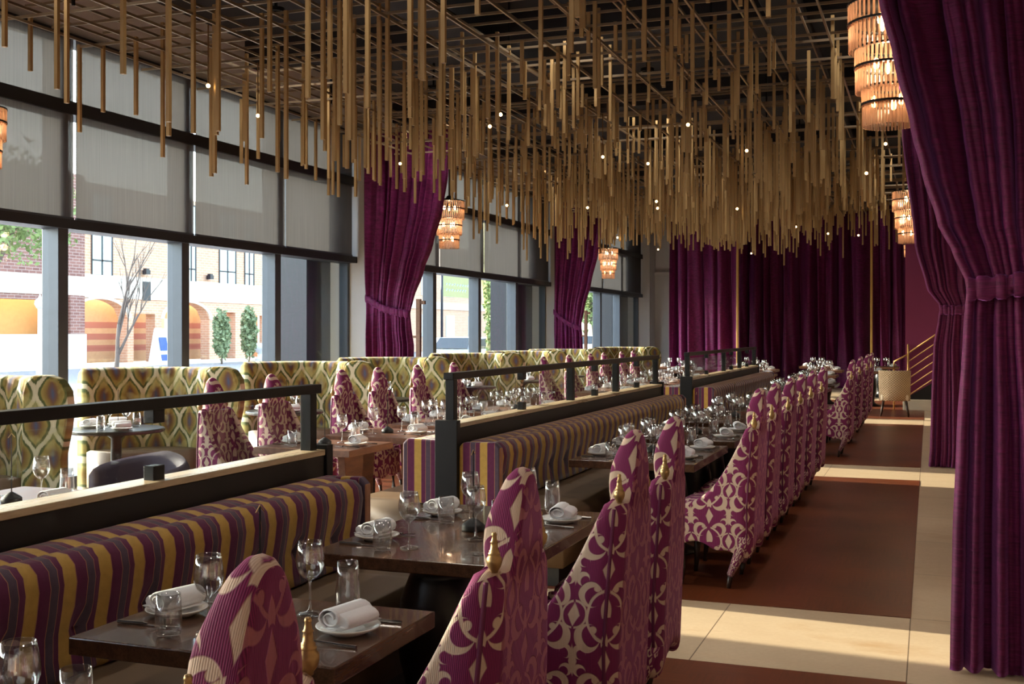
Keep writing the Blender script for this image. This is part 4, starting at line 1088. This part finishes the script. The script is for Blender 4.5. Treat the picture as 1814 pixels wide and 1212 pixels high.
def branch_tree(x, y, h, label, seed, levels=4, spread=.33, r0=.11, leaves=0, leafmat=None, leafsize=.12, trunk=.35, mat='bark', name='bare_tree', crown=None):
    t = empty(name, (x, y, -.05)); tag(t, label, 'tree'); rr = random.Random(seed); b = MB(); tips = []
    def grow(p, d, l, r, lv):
        n = 4; pts = [p]; dd = d.copy()
        for k in range(n):
            dd = (dd+Vector((rr.uniform(-.10, .10), rr.uniform(-.10, .10), .03))).normalized(); pts.append(pts[-1]+dd*l/n)
        b.tube(pts, [r*(1-.45*k/n) for k in range(n+1)], 6)
        if lv <= 0: tips.append(pts[-1]); return
        for _ in range(3 if lv > 1 else 2):
            a = rr.uniform(0, 2*pi); s = spread*rr.uniform(.6, 1.3)
            nd = (dd+Vector((cos(a)*s, sin(a)*s, .1))).normalized(); st = pts[rr.choice([2, 3, 4])]
            grow(st, nd, l*rr.uniform(.62, .82), r*.55, lv-1)
    grow(Vector((0, 0, 0)), Vector((0, .05, 1)), h*trunk, r0, levels)
    b.build('trunk', M[mat], t, smooth=True)
    if leaves:
        q = MB()
        for k in range(leaves):
            if crown:
                cx_, cy_, cz_, rx, ry, rz_ = crown
                while True:
                    v = Vector((rr.uniform(-1, 1), rr.uniform(-1, 1), rr.uniform(-1, 1)))
                    if v.length < .72+.28*sin(7*atan2(v.y, v.x)+5*v.z)*cos(9*v.z+v.x*4): break
                c = Vector((cx_+v.x*rx, cy_+v.y*ry, cz_+v.z*rz_))
            else: c = rr.choice(tips)+Vector((rr.gauss(0, .25), rr.gauss(0, .25), rr.gauss(0, .25)))
            a = Vector((rr.uniform(-1, 1), rr.uniform(-1, 1), rr.uniform(-1, 1))).normalized()*leafsize; e = a.cross(Vector((rr.uniform(-1, 1), rr.uniform(-1, 1), rr.uniform(-1, 1)))).normalized()*leafsize*.6
            q.add([c-a, c+e, c+a, c-e], [(0, 1, 2, 3)])
        q.build('foliage', M[leafmat], t)
    return t
branch_tree(-22.0, xy(206, -22), 9.0, 'slender bare multi-branched tree outside the second window', 14, 4, .34, .085, trunk=.21)
branch_tree(-31.0, xy(-30, -31), 7.0, 'tree with fresh green leaves at the left edge outside', 6, 2, .3, .16, 3600, 'leaf', .12, .5, name='leafy_tree', crown=(0, 1.2, 6.3, 2.4, 3.4, 2.5))
for u, h, lb, sd in [(393, 2.9, 'tall leafy green shrub before the arcade, left of two', 1), (441, 3.1, 'tall leafy green shrub before the arcade, right of two', 2)]:
    x = -34.0; branch_tree(x, xy(u, x), 2, lb, sd, 1, .2, .05, 1900, 'darkleaf', .13, .6, name='shrub', crown=(0, 0, h/2+.1, .45, .62, h/2))['category'] = 'shrub'
# things outside the middle window group
branch_tree(-14.0, xy(872, -14), 5.0, 'ivy covered tree trunk outside the middle windows', 9, 1, .15, .24, 1500, 'leaf', .07, .8, 'ivybark', name='ivy_tree', crown=(0, 0, 2.4, .32, .32, 2.4))
branch_tree(-16.0, xy(1052, -16), 6.0, 'green leafy tree outside the farthest windows', 10, 2, .3, .14, 3200, 'leaf', .15, .4, name='leafy_tree', crown=(0, 0, 4.0, 1.6, 2.6, 2.6))
xx = -20.0; y0_, y1_ = xy(783, xx), xy(836, xx); t = empty('street_banner', (xx, y0_, 0)); tag(t, 'olive green street banner with pale lettering on a pole', 'banner')
b = MB(); b.tube([(0, 0, 0), (0, 0, 6)], .06); b.build('pole', M['darkslate'], t, smooth=True)
c0 = F/CT*abs(xx)/(U0-810); zb_ = CAMH+(V0-527)*c0/F; zt_ = CAMH+(V0-478)*c0/F
b = MB(); b.box(-.02, .02, .08, y1_-y0_, zb_, zt_+.6); b.build('banner_cloth', M['bannergreen'], t)
# blurred lettering: three short pale words
W_ = y1_-y0_; rl = random.Random(3)
for row, (zc, n) in enumerate(((.40, 9), (.20, 8))):
    q = MB()
    for k in range(n):
        yy = .08+W_*(.10+.088*k); w_ = W_*.06*rl.uniform(.6, 1); zz = zb_+(zt_-zb_)*zc; hh = (zt_-zb_)*.10*rl.uniform(.7, 1)
        q.box(.02, .03, yy, yy+w_*.35, zz, zz+hh); q.box(.02, .03, yy, yy+w_, zz+hh*.6, zz+hh*.85)
    q.build('lettering', M['bannertext'], t)
def car(u, xx, label, s=1.0, paint='carpaint', ry=0):
    t = empty('parked_car', (xx, xy(u, xx), -.05)); t.rotation_euler.z = ry; tag(t, label, 'car', 'cars parked outside')
    L = 2.2*s; sec = [(-L, .35), (-L, .75), (-L*.92, .88), (-L*.5, .98), (-L*.28, 1.42), (L*.30, 1.46), (L*.62, 1.0), (L*.95, .88), (L, .6), (L, .35)]
    b = MB(); b.prism([(p[0], p[1]) for p in sec], 'x', -.88, .88); b.build('body', M[paint], t, bevel=.08)
    b = MB(); b.prism([(-L*.47, 1.0), (-L*.27, 1.37), (L*.28, 1.40), (L*.58, 1.0)], 'x', -.90, .90); b.build('side_window', M['carglass'], t)
    b = MB(); b.add([(-.7, -L*.515, 1.01), (.7, -L*.515, 1.01), (.62, -L*.30, 1.40), (-.62, -L*.30, 1.40)], [(0, 1, 2, 3)]); b.build('windscreen', M['carglass'], t, solid=.03, soff=1)
    for sx_ in (-1, 1):
        for py in (-L*.62, L*.62):
            q = MB(); n = 20
            q.grid(n, 4, lambda i, j: (sx_*(.90, .92, .72, .70)[j], py+(0.001, .33, .33, .001)[j]*cos(2*pi*i/n), .33+(0.001, .33, .33, .001)[j]*sin(2*pi*i/n)), cu=True); q.build('wheel', M['tyre'], t, smooth=False)
car(818, -17, 'silver parked car outside under the green banner', 1.0)
car(1050, -17.5, 'pale parked car outside the farthest windows', 1.0, 'white')
# pale building far behind the middle windows
fp = empty('pale_brick_building', (-39, 78, 0)); tag(fp, 'pale peach brick building seen through the middle windows', 'building')
b = MB(); b.box(-1, 0, -15.5, 34, 0, 9); b.build('wall', M['peachbrick'], fp)
for k in range(9):
    q = MB(); q.box(0, .06, -14+k*5, -12.2+k*5, 1.2, 3.0); q.box(0, .06, -14+k*5, -12.2+k*5, 4.6, 6.6); q.build('window', M['winglass'], fp)
q = MB(); q.box(0, .12, -15.5, 34, 3.5, 4.1); q.build('stone_band', M['creamstone'], fp)
# added dark slabs standing in for the dark reflection in each group's far bay
for y0, y1, x0 in [(14.45, 15.5, -7.95), (23.1, 24.9, -7.95), (31.4, 33.8, -7.95)]:
    b = MB(); b.box(x0-1.1, x0-.6, y0, y1, -.05, 5.6); structure(b.build('wall_reflection_slab', M['darkslate']))
